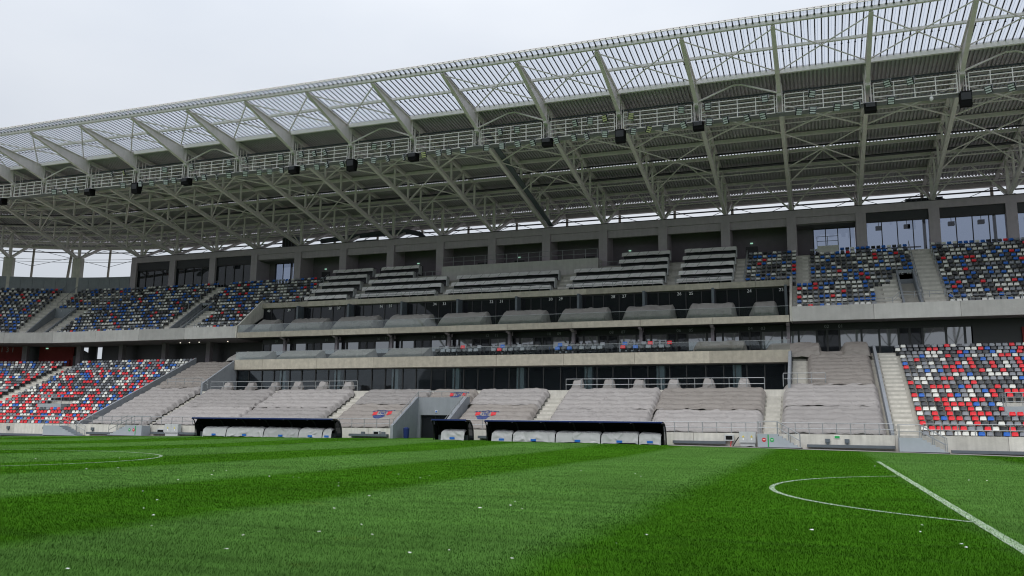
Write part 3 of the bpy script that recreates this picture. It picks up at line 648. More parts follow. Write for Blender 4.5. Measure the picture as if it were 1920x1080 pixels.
FL = [(-50.2, 27.95, 0), (-48.5, 27.82, 0), (-46.8, 27.82, 0), (-41.6, 29.28, 0), (-39.8, 27.8, 0), (-39.8, 29.29, 1), (-37.3, 27.76, 0), (-35.7, 27.72, 0), (-34.0, 29.11, 0), (-33.7, 27.66, 0), (-32.6, 27.75, 0), (-30.3, 29.11, 0), (-29.6, 27.7, 0), (-28.5, 27.69, 0), (-26.8, 27.62, 0), (-25.3, 29.07, 0), (-25.2, 27.65, 0), (-23.1, 27.63, 0), (-23.1, 29.12, 0), (-21.3, 27.59, 0), (-20.0, 27.56, 0), (-18.7, 29.03, 0), (-18.5, 27.59, 0), (-16.2, 29.08, 0), (-15.9, 27.58, 0), (-14.6, 28.99, 0), (-14.2, 27.52, 0), (-13.3, 28.98, 0), (-13.0, 27.61, 0), (-11.2, 27.49, 0), (-9.1, 27.59, 0), (-7.6, 27.57, 0), (-7.6, 29.03, 0), (-6.0, 27.57, 0), (-5.9, 29.02, 0), (-4.2, 27.53, 0), (-2.0, 27.58, 1), (-0.4, 27.58, 0), (0.7, 27.59, 0), (2.2, 27.57, 0), (4.6, 27.6, 0), (6.0, 29.03, 0), (6.2, 27.6, 0), (7.7, 29.07, 0), (7.8, 27.62, 0), (9.3, 27.57, 0), (11.6, 27.56, 0), (13.3, 27.63, 0), (13.4, 29.03, 0), (14.5, 27.62, 0), (14.8, 29.1, 0), (16.2, 27.66, 0), (16.2, 29.16, 1), (18.6, 29.1, 1), (18.8, 27.63, 0), (20.2, 27.65, 1), (21.7, 27.63, 0), (23.1, 29.15, 0), (23.3, 27.69, 0), (25.4, 29.15, 0), (25.5, 27.7, 0), (26.9, 27.7, 0), (28.7, 27.72, 0), (30.0, 27.74, 0), (30.2, 29.27, 0), (32.9, 27.77, 0), (34.0, 27.75, 0), (34.0, 29.2, 0), (35.9, 27.79, 0), (37.4, 27.77, 0), (39.8, 29.34, 0), (40.0, 27.85, 0), (41.5, 29.31, 0), (47.0, 27.88, 0), (48.6, 27.87, 0)]
cnt = {0: 0, 1: 0}
for x, z, ye in FL:
    hi = z > 28.5; cnt[hi] += 1
    lab = ('yellowed' if ye else 'grey')+' three row floodlight '+('on the upper rail' if hi else 'under the lower rail')+' of the catwalk, '+str(cnt[hi])+{1: 'st', 2: 'nd', 3: 'rd'}.get(cnt[hi] % 10 if cnt[hi] % 100 not in (11, 12, 13) else 0, 'th')+' from the left'
    t = thing('floodlight', lab, 'floodlight', (x, 48.12, z), 'floodlights on the lighting catwalk')
    t.rotation_euler = (R(random.uniform(15, 32)), R(random.uniform(-6, 6)), R(random.choice([-38, -22, 0, 8, 26, 40])+random.uniform(-8, 8)))
    for me, nm in zip(FM[ye], ('housing', 'lamp_row', 'bracket')): inst(me, nm, t)
spk = []
for k in (-13, -11, -10, -9, -7, -6, -5, -3, -2, -1, 1, 2):
    big = k in (-10, -6, -2, 2)
    j = len(spk)+1; h = 1.15 if big else .75
    t = thing('loudspeaker', ('tall' if big else 'square')+' black loudspeaker under the catwalk, '+ORD1[j-1]+' from the left', 'loudspeaker', (XK(k)+.12, 48.55, 28.0), 'loudspeakers hung under the roof')
    b = MB()
    if big: b.prism([(-.42, 0), (.42, 0), (.42, -h*.5), (.25, -h), (-.30, -h), (-.42, -h*.5)], -.42, .42)
    else: b.prism([(-.4, -.1), (.4, 0), (.4, -h), (-.3, -h)], -.46, .46)
    b.build('cabinet', 'black', t, local=True); b = MB(); b.box(-.36, .36, -.425 if big else -.44, -.405 if big else -.41, -h*.62, -.12); b.build('grille', 'dark', t, local=True)
    b = MB(); b.beam((0, 0, 0), (0, 0, .5), .08, .08); b.build('hanger', 'dark', t, local=True); spk.append(t)
t = thing('dome_camera', 'small white surveillance camera hanging below the catwalk at the right', 'camera', (43.0, 48.5, 27.75))
b = MB(); b.tube((0, 0, 0), (0, 0, .18), .16, 10, r1=.12); b.tube((0, 0, -.14), (0, 0, 0), .08, 10, r1=.16); b.build('dome', 'white', t, local=True); b = MB(); b.tube((0, 0, .18), (0, 0, .5), .03); b.build('stem', 'white', t, local=True)

# ------------------------------------------------------------------ equipment on the roof of the top storey
def hvac(x0, x1, y, z1, label, duct=True):
    t = thing('ventilation_unit', label, 'ventilation unit', ((x0+x1)/2, y, 24.78))
    b = MB(); b.box(x0, x1, y-.8, y+.8, 25.0, z1); bd = b.build('casing', 'slate', t)
    b = MB()
    for j in range(int((x1-x0)/.5)): b.box(x0+.1+j*.5, x0+.48+j*.5, y-.84, y-.803, 25.15, z1-.15)
    b.build('louvre', 'dark', bd); b = MB(); b.box(x0+.1, x1-.1, y-.6, y+.6, 24.76, 25.0); b.build('plinth', 'dark', t)
hvac(-36.0, -33.6, 74, 26.9, 'tall dark ventilation unit on the top storey roof at the left')
hvac(-24.0, -20.8, 73.6, 25.6, 'long low ventilation unit on the roof beside the bent duct')
hvac(43.0, 46.6, 74, 25.9, 'ventilation unit on the roof above the glazed press rooms')
t = thing('air_duct', 'bent silver air duct lying across the top storey roof', 'duct', (-20, 74.5, 24.9))
pts = [(-30.5, 74.5, 26.3), (-26, 74.5, 26.55), (-22, 74.4, 26.75), (-17, 74.3, 26.7), (-15.2, 74.1, 26.2), (-14.4, 74, 25.5)]
for a, c in zip(pts, pts[1:]): b = MB(); b.tube(a, c, .34, 10); b.build('duct_section', 'slate', t)
for x in (-28.5, -23.5, -18.5): b = MB(); b.beam((x, 74.5, 24.76), (x, 74.5, 26.3), .08, .08); b.build('support', 'dark', t)

# ------------------------------------------------------------------ seats
def seat_arrays():
    rows = [(.26, .50, .165), (.29, .475, .19), (.38, .455, .195), (.44, .49, .20), (.475, .60, .198), (.50, .70, .18), (.51, .75, .14)]
    v = []; f = []; m = []
    for y, z, w in rows: v += [(-w, y-.015, z+.012), (-w*.45, y+.012, z-.008), (w*.45, y+.012, z-.008), (w, y-.015, z+.012)]
    for j in range(6):
        for i in range(3): f.append((j*4+i, j*4+i+1, j*4+5+i, j*4+4+i)); m.append(0)
    o = len(v)                                   # rear skin of the shell
    for y, z, w in rows[3:]: v += [(-w, y+.02, z), (w, y+.02, z)]
    for j in range(3): f.append((o+2*j+1, o+2*j, o+2*j+2, o+2*j+3)); m.append(0)
    f.append((3*4, 3*4+3, o+1, o)); m.append(0)
    o = len(v); v += [(-.15, .40, .10), (.15, .40, .10), (.15, .50, .10), (-.15, .50, .10), (-.15, .36, .425), (.15, .36, .425), (.15, .48, .425), (-.15, .48, .425)]  # seat bracket, widened and dark to paint in the shade below the shell
    for q in ((0, 1, 5, 4), (1, 2, 6, 5), (2, 3, 7, 6), (3, 0, 4, 7)): f.append(tuple(i+o for i in q)); m.append(1)
    return np.array(v), f, m
SV, SF, SM = seat_arrays()
seats = []        # (x, y, z, rz, colour, row, number, block)
def pick(tier, fr):
    if tier == 'L':
        w = {'red': .36-.30*fr+.02, 'white': .17, 'light grey': .23, 'dark grey': .17+.12*fr, 'black': .01+.01*fr, 'blue': .06+.05*fr}
    elif tier == 'B': w = {'red': .14, 'white': .0, 'light grey': .22, 'dark grey': .36, 'black': .2, 'blue': .08}
    else: w = {'red': .055, 'white': .30, 'light grey': .19, 'dark grey': .17, 'black': .07, 'blue': .20}
    return random.choices(list(w), list(w.values()))[0]
def seatrow(tier, i, s0, s1, block, y, z, nrow):
    pit = .62 if block == 'BX' else .5; n = int((s1-s0)/pit)
    for j in range(n):
        s = s0+pit/2+j*pit; t = 0
        if s < -56: t = (-56-s)/32*1.0
        x, yy = W(s, y+.12); seats.append((x, yy, z, t, pick(tier, i/nrow), i, j, block))
for i in range(22):
    seatrow('L', i, 40.15 if i < 20 else 39.9, 54.5, 'LR', ly(i), lz(i), 22)
    seatrow('L', i, -54.6+(-.5 if i > 14 else 0), -37.0, 'LL', ly(i), lz(i), 22); seatrow('L', i, -74, -57.4, 'LL2', ly(i), lz(i), 22)
# keep clear the camera platforms set into the lower tier
seats = [q for q in seats if not (q[7] == 'LR' and 5 <= q[5] <= 7 and q[0] > 45.9 and q[0] < 49.5) and not (q[7] == 'LL' and 5 <= q[5] <= 7 and -47.6 < q[0] < -43.5)]
for i in range(15):
    for s0, s1, blk in ((33.1 if i >= 6 else 31.8, 39.3 if i < 5 else (40.75 if i < 8 else 42.6), 'UR'), (44.7, 62, 'UR2'), (-38.3 if i < 6 else (-39.9 if i < 8 else -41.9), -31.2 if i < 6 else -26.0, 'UL'), (-60.0 if i < 8 else -64.1, -43.3, 'UL2'), (-84, -65.6, 'UL3')):
        seatrow('U', i, s0, s1, blk, uy(i), uz(i), 15)
    if i >= 6: seatrow('U', i, 26.8, 32.2, 'URC', uy(i), uz(i), 15)
    if 5 <= i < 8: pass
    if i >= 8: seatrow('U', i, 40.9, 42.5, 'UR', uy(i), uz(i), 15) if False else None
for j in range(2):
    for m0 in (-4.2, 1.2+.9, 8.9, 15.5):
        seatrow('B', j, m0, m0+5.2, 'BX', 55.7+j*.95, 8.27+j*.42, 2)
for x0, x1 in ((-5.5, -.8), (-.5, 5.6)): seatrow('U', 0, x0, x1, 'PC', 67.4, 18.0, 15)
def dist(q): return (q[0]-CAM.x)*fw.x+(q[1]-CAM.y)*fw.y
lr = [q for q in seats if q[7] == 'LR' and q[0] < CAM.x+.62*dist(q)*.0+60]
def inview(q):
    d = Vector((q[0], q[1], q[2]+.5))-CAM; z = d.dot(fw); return abs(d.dot(r2)/z*FPX) < 965
cand = sorted([q for q in seats if inview(q)], key=lambda q: (Vector(q[:3])-CAM).length)
ind = [q for q in cand if q[7] == 'LR'][:300]; ids = set(map(id, ind)); rest = [q for q in seats if id(q) not in ids]
def arr_mesh(v, colour):
    me = bpy.data.meshes.new('stadium_seat'); me.from_pydata([tuple(a) for a in v], [], SF); me.materials.append(MT['seat_'+colour]); me.materials.append(MT['dark']); me.polygons.foreach_set('material_index', SM); me.update(); return me
seatme = {c: arr_mesh(SV, c) for c in CN}
for q in ind:
    o = inst(seatme[q[4]], 'stadium_seat', None, q[:3], (0, 0, q[3]+random.uniform(-.02, .02)))
    tag(o, f"{q[4]} plastic seat, {ORD[q[5]]} row up, {ORD1[q[6]]} from the stairs, lower right block", 'seat', 'plastic seats of the lower right block')
nv = len(SV); base = np.array(rest, dtype=object)
P_ = np.array([[q[0], q[1], q[2]] for q in rest], float); T_ = np.array([q[3] for q in rest], float)+rng.uniform(-.02, .02, len(rest))
c_, s_ = np.cos(T_)[:, None], np.sin(T_)[:, None]
K_ = np.array([1.22 if q[7] == 'BX' else 1.0 for q in rest])[:, None]      # the box seats are larger armchairs
VX = (SV[None, :, 0]*c_-SV[None, :, 1]*s_)*K_+P_[:, 0:1]; VY = (SV[None, :, 0]*s_+SV[None, :, 1]*c_)*K_+P_[:, 1:2]; VZ = SV[None, :, 2]*K_*np.where(K_ > 1, 1.05, 1)+P_[:, 2:3]
allv = np.stack([VX, VY, VZ], -1).reshape(-1, 3)
fq = np.array([f for f in SF]); allf = (fq[None]+(np.arange(len(rest))*nv)[:, None, None]).reshape(-1, 4)
def quads_mesh(name, v, f, mats, midx=None):
    me = bpy.data.meshes.new(name); me.vertices.add(len(v)); me.vertices.foreach_set('co', np.asarray(v, np.float32).ravel())
    k = f.shape[1]; me.loops.add(f.size); me.loops.foreach_set('vertex_index', f.astype(np.int32).ravel()); me.polygons.add(len(f))
    me.polygons.foreach_set('loop_start', (np.arange(len(f))*k).astype(np.int32)); me.polygons.foreach_set('loop_total', np.full(len(f), k, np.int32))
    for m_ in mats: me.materials.append(m_)
    if midx is not None: me.polygons.foreach_set('material_index', np.asarray(midx, np.int32))
    me.update(calc_edges=True); me.validate(); return me
ci = np.array([CN.index(q[4]) for q in rest]); sm = np.array(SM); mi = np.where(sm[None] == 0, ci[:, None], len(CN)).ravel()
o = bpy.data.objects.new('stadium_seats', quads_mesh('stadium_seats', allv, allf, [MT['seat_'+c] for c in CN]+[MT['dark']], mi)); COL.objects.link(o)
o['kind'] = 'stuff'; tag(o, 'red, white, blue and grey plastic seats filling the other blocks of the stand', 'seats')

# ------------------------------------------------------------------ draped covers
def drape(name, prof, x0, x1, mats, label, cat, group, ends=(.25, .25), zdrop=.35, wr=.035, nper=.2, seed=0, rowamp=0, flare=0.0, skirt=None, cols=None, parent=None):
    """cloth over a (y,z) polyline: resampled, wrinkled, its ends falling to the sides"""
    P0 = [Vector((y, z)) for y, z in prof]; seg = [(P0[i+1]-P0[i]).length for i in range(len(P0)-1)]; tot = sum(seg); nv_ = max(4, int(tot/.10)); line = []
    for k in range(nv_+1):
        d = tot*k/nv_; i = 0
        while i < len(seg)-1 and d > seg[i]: d -= seg[i]; i += 1
        line.append(P0[i].lerp(P0[i+1], min(1, d/seg[i])))
    nx_ = max(6, int((x1-x0)/nper)); vs = []
    for i in range(nx_+1):
        u = i/nx_; x = x0+(x1-x0)*u; dl = x-x0; dr = x1-x
        for k, q in enumerate(line):
            w1 = noise.noise(Vector((x*.9+seed, q.x*2.2, q.y*2.2+seed))); w2 = noise.noise(Vector((x*3.1+seed*2+q.x*1.5, q.x*3.7, seed))); w3 = noise.noise(Vector(((x-q.x*1.3)*1.4, seed*3.3, 0)))
            cr_ = (1-abs(noise.noise(Vector(((x+q.x*(.8 if int(seed) % 2 else -.9))*.55, q.x*.35, seed+9)))))**9
            dz = wr*(w1*1.1+w2*.8+w3*1.2+cr_*1.6)
            for dd, en in ((dl, ends[0]), (dr, ends[1])):
                if en > 0 and dd < en: t = 1-dd/en; dz -= zdrop*t**1.5*(1+.25*w2)
            zz = q.y+dz
            if skirt is not None: zz = max(zz, skirt+.015*w2)
            f_ = flare*(1-(k/len(line)))*(1 if dr < dl else -1)*(1-min(dl, dr)/((x1-x0)/2))
            vs.append((x+.05*w2*(1 if 0 < i < nx_ else .6)+f_, q.x+.02*w1, zz))
    m = len(line); b = MB(); b.add(vs, [(i*m+k, (i+1)*m+k, (i+1)*m+k+1, i*m+k+1) for i in range(nx_) for k in range(m-1)])
    return single(name, b, mats, label, cat, group, smooth=True)
def rowprof(r0, r1, front=False, lift=0.0):
    """line of the cloth over seat rows r0..r1 (front row first)"""
    out = []
    if not front: out += [(ly(r0)-.22, lz(r0)+.40+lift)]
    if front: out += [(LY+.16, lz(0)+.30), (LY+.17, lz(0)+.62)]
    for i in range(r0, r1):
        y, z = ly(i), lz(i)
        out += [(y+.05, z+.50+lift), (y+.38, z+.555+lift), (y+.55, z+.77+lift), (y+.69, z+.81+lift)]
    return out
G = 'tarpaulins over the lower tier seats'
TP = [  # x0,x1,r0,r1,front,mat,label
    (-36.0, -29.0, 0, 11, 1, 'tarp', 'grey tarpaulin over the lower rows beside the left diagonal barrier'),
    (-36.0, -29.3, 11, 20, 0, 'tarp2', 'taupe tarpaulin over the upper rows beside the left diagonal barrier'),
    (-27.9, -18.8, 0, 5, 1, 'tarp', 'grey tarpaulin behind the left half of the long left dugout, lower sheet'),
    (-18.85, -9.7, 0, 5, 1, 'tarp', 'grey tarpaulin behind the right half of the long left dugout, lower sheet'),
    (-27.9, -18.9, 5, 10, 0, 'tarp', 'grey tarpaulin below the left wrapped lounge chairs, upper left sheet'),
    (-18.9, -9.7, 5, 10, 0, 'tarp', 'grey tarpaulin below the left wrapped lounge chairs, upper right sheet'),
    (-8.3, -1.45, 0, 6, 1, 'tarp2', 'taupe tarpaulin with a crest left of the player tunnel'),
    (-8.3, -1.2, 6, 10, 0, 'tarp', 'grey tarpaulin above the crest sheet left of the tunnel'),
    (-1.15, 3.5, 7, 10, 0, 'tarp2', 'taupe tarpaulin with a crest directly above the player tunnel'),
    (3.85, 10.5, 0, 6, 1, 'tarp2', 'taupe tarpaulin with a crest right of the player tunnel'),
    (3.6, 10.5, 6, 10, 0, 'tarp', 'grey tarpaulin above the crest sheet right of the tunnel'),
    (12.1, 20.6, 0, 5, 1, 'tarp', 'grey tarpaulin behind the long right dugout, lower left sheet'),
    (20.7, 29.3, 0, 5, 1, 'tarp', 'grey tarpaulin right of the long right dugout, lower right sheet'),
    (12.1, 20.6, 5, 10, 0, 'tarp', 'grey tarpaulin below the right wrapped lounge chairs, upper left sheet'),
    (20.6, 29.3, 5, 10, 0, 'tarp2', 'taupe tarpaulin below the right wrapped lounge chairs, upper right sheet'),
    (30.7, 37.9, 0, 6, 1, 'tarp', 'grey tarpaulin at the foot of the block left of the bare stairs'),
    (30.7, 37.9, 6, 11, 0, 'tarp', 'grey tarpaulin in the middle of the block left of the bare stairs'),
    (32.6, 37.8, 11, 20, 0, 'tarp2', 'taupe tarpaulin over the upper rows left of the bare stairs')]
tps = []
for i, (x0, x1, r0, r1, fr, m, lab) in enumerate(TP):
    pr_ = rowprof(r0, r1, fr, .012*(i % 3))
    if r1 in (10, 11, 20): pr_ += [(ly(r1)+.08, lz(r1-1)+.92), (ly(r1)+.16, lz(r1-1)+.60)]
    tps.append(drape('tarpaulin', pr_, x0, x1, m, lab, 'tarpaulin', G, ends=(.35, .35), zdrop=.42, wr=.048, seed=i*7.3, nper=.14))
# crests printed on three sheets
def crest(par, cx, row, w):
    """flat print lying on the cloth: lettering band, red wings, navy shield base, every point laid on the cloth"""
    import bmesh
    from mathutils.bvhtree import BVHTree
    me = par.data; bvh = BVHTree.FromPolygons([v.co for v in me.vertices], [tuple(p.vertices) for p in me.polygons])
    L0 = Vector(par.location); yc = ly(row)+.4; c = math.cos(math.atan2(LR, LT)); k = w/2.6
    def lay(src, u, v, nm, m):
        bm = bmesh.new(); bm.from_mesh(src); bmesh.ops.triangulate(bm, faces=bm.faces[:])
        for _ in range(2): bmesh.ops.subdivide_edges(bm, edges=[e for e in bm.edges if e.calc_length() > .12], cuts=1); bmesh.ops.triangulate(bm, faces=bm.faces[:])
        for q in bm.verts:
            x = cx+u+q.co.x-L0.x; y = yc+(v+q.co.y)*c-L0.y; hit = bvh.ray_cast(Vector((x, y, 20)), Vector((0, 0, -1)))
            q.co = Vector((x, y, (hit[0].z if hit[0] else 0)+.022))
        mm_ = bpy.data.meshes.new(nm); bm.to_mesh(mm_); bm.free(); mm_.materials.clear(); mm_.materials.append(MT[m]); inst(mm_, nm, par)
    lay(text_mesh('STEAUA', .80*k, 'navyp', 0, .025), 0, .62*k, 'lettering', 'navyp'); lay(text_mesh('1947', .46*k, 'navyp', 0, .015), 0, .05*k, 'lettering', 'navyp')
    def poly(pts, m, nm):
        b = MB(); b.add([(x*k, y*k, 0) for x, y in pts], [tuple(range(len(pts)))]); lay(b.mesh(nm, m, fix=False), 0, 0, nm, m)
    poly([(-1.2, .28), (-.62, .32), (-.66, -.25), (-.9, -.62), (-1.15, -.2)], 'redp', 'red_wing'); poly([(.62, .32), (1.2, .28), (1.15, -.2), (.9, -.62), (.66, -.25)], 'redp', 'red_wing')
    poly([(-.85, -.72), (-.45, -.5), (0, -.66), (.45, -.5), (.8, -.72), (.4, -1.15), (0, -1.3), (-.45, -1.15)], 'navyp', 'navy_shield')
    poly([(-.4, -.2), (-.1, -.1), (0, .0), (.1, -.1), (.4, -.2), (.15, -.3), (.2, -.5), (0, -.4), (-.2, -.5), (-.15, -.3)], 'white', 'star')
crest(tps[6], -3.9, 3, 2.1); crest(tps[9], 6.2, 3, 2.1); crest(tps[8], 1.9, 8, 1.8)
# covers over the box seats
UPC = [(-29.9, -26.3), (-25.2, -19.5), (-18.9, -12.9), (-12.2, -6.3), (-5.6, .4), (1.4, 7.1), (8.0, 13.8), (14.8, 20.4), (21.2, 26.3), (27.3, 30.2)]
for i, (x0, x1) in enumerate(UPC):
    drape('box_seat_cover', [(58.55, 11.80), (58.62, 12.15), (59.3, 12.75), (60.2, 13.35), (60.75, 13.58), (61.2, 13.56), (61.35, 12.6)], x0, x1, 'tarp3', f'grey cover over the seats of the upper boxes, {ORD1[i]} from the left', 'seat cover', 'covers on the upper box terrace', ends=(.75, .4), zdrop=1.9, wr=.055, seed=50+i*3.1, skirt=11.8, nper=.15)
LOC = [(-30.4, -24.6), (-23.8, -18.1), (-17.1, -11.6), (-10.4, -4.9)]
for i, (x0, x1) in enumerate(LOC+[(22.2, 27.4), (28.7, 33.9), (35.2, 38.0)]):
    hi_ = x0 > 28
    drape('box_seat_cover', [(56.75, 7.85), (56.85, 8.35), (57.5, 8.8), (58.3, 9.2), (58.9, 9.3), (59.2, 8.6)] if hi_ else [(55.5, 8.3), (55.6, 8.65), (56.4, 9.05), (57.2, 9.42), (57.8, 9.5), (58.0, 8.8)], x0, x1, 'tarp3' if i < 4 else 'tarp2', f'grey cover over the seats of the lower boxes, {ORD1[i]} from the left', 'seat cover', 'covers on the lower box terrace', ends=(.7, .35), zdrop=1.3, wr=.05, seed=90+i*3.7, skirt=7.8 if hi_ else 8.28, nper=.15)
b = MB(); 
# wrapped lounge chairs on the terrace in front of the lounge
for i, x in enumerate([-25.95, -22.95, -20.0, -17.2, -14.2, -11.2, 12.76, 15.69, 18.44, 21.5, 24.52, 27.46]):
    sd = 'left' if x < 0 else 'right'; j = i % 6
    drape('wrapped_chair', [(50.55, 4.67), (50.62, 5.1), (50.9, 5.2), (51.1, 5.58), (51.5, 5.62), (51.65, 4.7)], x-.55, x+.55, 'tarp', f'pale wrapped lounge chair on the {sd} lounge terrace, {ORD1[j]} from its left end', 'wrapped chair', 'wrapped chairs on the lounge terraces', ends=(.22, .22), zdrop=.7, wr=.05, seed=130+i*2.3, skirt=4.67, nper=.07)
# press desks wrapped in grey sheeting
DK = [('left', [(-25.2, -19.3)]*5), ('centre left', [(-18.1, -7.6)]*3+[(-18.1, -12.8)]*2), ('centre', [(-6.3, 6.3)]*3), ('centre right', [(8.1, 18.6)]*3+[(12.9, 18.4)]*2), ('right', [(20.0, 25.6)]*5)]
for nm, rows_ in DK:
    for j, (x0, x1) in enumerate(rows_):
        y = 63.35+1.52*j; z = 15.62+1.09*j
        t = thing('press_desk', f'press desk wrapped in grey sheeting, {nm} block, {ORD[j]} row', 'desk', ((x0+x1)/2, y, z), 'wrapped press desks in the upper tier')
        o = drape('sheet', [(y-.16, z+.62), (y-.10, z+.66), (y+.04, z+1.06), (y+.10, z+1.09), (y+.72, z+1.09), (y+.78, z+.95)], x0, x1, 'wrap', '', '', None, ends=(.03, .03), zdrop=.03, wr=.02, seed=170+j*5+x0)
        for kk in ('label', 'category'): del o[kk]
        wl = Vector(o.location); o.parent = t; o.location = wl-Vector(t.location)
        b = MB(); b.box(x0+.12, x1-.12, y+.45, y+.5, z, z+.9); b.box(x0+.1, x1-.1, y+.05, y+.65, z+.86, z+.92); b.build('desk_frame', 'dark', t)
        b = MB(); b.box(x1-.06, x1+.02, y+.0, y+.74, z-.1, z+.98); b.build('end_panel', 'cabinet', t)
        b = MB(); 
        for q in range(int((x1-x0)/1.2)): x = x0+.5+q*1.2+random.uniform(-.1, .1); b.tube((x, y-.14, z+.65), (x+.3, y+.02, z+1.08), .012, 4)
        b.build('lashing', 'black', t)
# commentary platform in the middle
t = thing('camera_platform', 'long pale camera platform with a railing above the press desks', 'platform', (.6, 68.5, 18.5))
b = MB(); b.box(-9.2, 10.35, 68.35, 70.3, 18.6, 20.45); b.build('platform_wall', 'fascia', t)
def railing(parent, pts, h, n_rails, dx, m='galv', r=.028, posts=True):
    for j in range(n_rails):
        hh = h*(j+1)/n_rails; b = MB()
        for a, c in zip(pts, pts[1:]): b.tube((a[0], a[1], a[2]+hh), (c[0], c[1], c[2]+hh), r, 5)
        b.build('rail', m, parent)
    b0 = 0
    for a, c in zip(pts, pts[1:]):
        A, C = Vector(a), Vector(c); n = max(1, round((C-A).length/dx))
        for i in range(n+1):
            if i == 0 and b0: continue
            q = A.lerp(C, i/n); b = MB(); b.tube(q, q+Vector((0, 0, h)), r*1.05, 5); b.build('post', m, parent)
        b0 = 1
def rail_thing(label, pts, h=1.0, n=2, dx=1.25, m='galv', r=.028, group='steel railings of the stand'):
    t = thing('railing', label, 'railing', tuple(pts[0]), group); railing(t, pts, h, n, dx, m, r); return t
railing(t, [(-9.1, 68.45, 20.45), (10.25, 68.45, 20.45)], 1.1, 2, 1.4)
# upper right platform in front of the press room
t = thing('interview_platform', 'small grey platform with black railing before the open press room', 'platform', (34.6, 70, 19))
b = MB(); b.box(33.9, 36.0, 69.5, 71.5, 19.2, 20.55); b.build('platform_wall', 'fascia', t); railing(t, [(33.9, 69.55, 20.55), (36.0, 69.55, 20.55)], 1.0, 2, 1, 'slate')
for sx, nm in ((47.7, 'right'), (-45.5, 'left')):
    t = thing('camera_platform', f'small grey camera platform among the red seats, lower {nm} block', 'platform', (sx, 47, lz(5))); 
    b = MB(); b.box(sx-1.7, sx+1.7, ly(5)+.05, ly(8), lz(4), lz(7)+.05); b.build('platform_wall', 'unit', t)
    railing(t, [(sx-1.6, ly(8)-.1, lz(7)+.05), (sx-1.6, ly(5)+.15, lz(7)+.05), (sx+1.6, ly(5)+.15, lz(7)+.05), (sx+1.6, ly(8)-.1, lz(7)+.05)], 1.0, 3, 1.0)

# ------------------------------------------------------------------ stairs, barriers and railings of the stand
def aisle(s0, s1, r0, r1, tier='L'):
    b = MB()
    for i in range(r0, r1):
        y, z, t_, r_ = (ly(i), lz(i), LT, LR) if tier == 'L' else (uy(i), uz(i), UT, UR)
        b.sweep([(y+t_/2, z+.004), (y+t_+.01, z+.004), (y+t_+.01, z+r_/2), (y+t_/2, z+r_/2)], s0+.02, s1-.02)
    b.build('aisle_stair', 'concrete', gs)
for a in ((38.55, 39.95, 0, 21), (29.42, 30.55, 0, 10), (10.65, 11.95, 0, 10), (-9.55, -8.45, 0, 10), (-28.9, -28.0, 0, 10), (-56.9, -55.2, 0, 21), (31.35, 32.5, 11, 21)): aisle(*a)
for a in ((42.75, 44.5, 0, 14, 'U'), (39.5, 40.85, 0, 7, 'U'), (-43.2, -42.1, 0, 14, 'U'), (-40.0, -38.5, 0, 6, 'U'), (32.35, 32.95, 7, 14, 'U'), (25.7, 26.7, 7, 14, 'U'), (18.8, 19.9, 7, 14, 'U'), (6.5, 7.9, 7, 12, 'U'), (-7.5, -6.4, 7, 12, 'U'), (-19.2, -18.2, 7, 14, 'U'), (-26, -25.3, 7, 14, 'U'), (-65.5, -64.4, 0, 14, 'U'), (-61.5, -60.1, 0, 6, 'U')): aisle(*a)
def barrier(s0, s1, label, top=.78):
    b = MB(); yy = [(ly(0)-.3, lz(0)-.2), (ly(21), lz(21)-.3), (ly(21), lz(21)+top), (ly(0)-.3, lz(0)+top-.15)]; b.prism(yy, s0, s1)
    t = single('barrier', b, 'greywall', label, 'barrier', 'diagonal barriers of the lower tier')
    return t
barrier(38.1, 38.32, 'grey diagonal barrier beside the bare stairs of the lower right block'); barrier(-36.75, -36.5, 'grey diagonal barrier between covered and bare seats at the left')
rail_thing('railing on the pitch wall left of the tunnel', [(-36.2, 42.2, 1.09), (-1.6, 42.2, 1.09)], .8, 2, 1.25)
rail_thing('railing on the pitch wall before the left seat block', [(-58, 42.2, 1.09), (-39.5, 42.2, 1.09)], .8, 2, 1.25)
rail_thing('railing on the pitch wall between tunnel and cabinets', [(3.9, 42.2, 1.09), (29.3, 42.2, 1.09)], .8, 2, 1.05)
rail_thing('railing on the pitch wall before the right covered block', [(30.8, 42.2, 1.09), (38.3, 42.2, 1.09)], .8, 2, .95)
rail_thing('railing on the pitch wall before the red seats at right', [(40.2, 42.2, 1.09), (54, 42.2, 1.09)], .8, 2, 1.1)
rail_thing('railing along the left lounge terrace', [(-27.4, 50.2, 4.65), (-9.6, 50.2, 4.65)], 1.0, 2, 1.6)
rail_thing('railing along the right lounge terrace', [(11.95, 50.2, 4.65), (29.2, 50.2, 4.65)], 1.0, 2, 1.5)
rail_thing('sloping handrail on the left tunnel wall', [(-1.22, 42.2, 1.5), (-1.22, 46.8, 4.0)], .35, 1, 1.5); rail_thing('sloping handrail on the right tunnel wall', [(3.6, 42.2, 1.5), (3.6, 46.8, 4.0)], .35, 1, 1.5)
rail_thing('railing above the tunnel lintel', [(-1.2, 46.85, 3.95), (3.55, 46.85, 3.95)], .5, 1, 1.2)
rail_thing('railing on the right fascia before the front seats', [(31.6, 58.3, 12.6), (40.0, 58.3, 12.6), (40.6, 58.3, 13.1), (44.2, 58.3, 13.1), (44.9, 58.3, 12.6), (58, 58.3, 12.6)], .55, 2, 1.3)
rail_thing('railing on the left fascia nearest the boxes', [(-38.4, 58.3, 12.6), (-31.1, 58.3, 12.6)], .6, 2, 1.2)
rail_thing('railing on the left fascia between the two vomitories', [(-55.5, 58.3, 12.6), (-42.2, 58.3, 12.6)], .6, 2, 1.2)
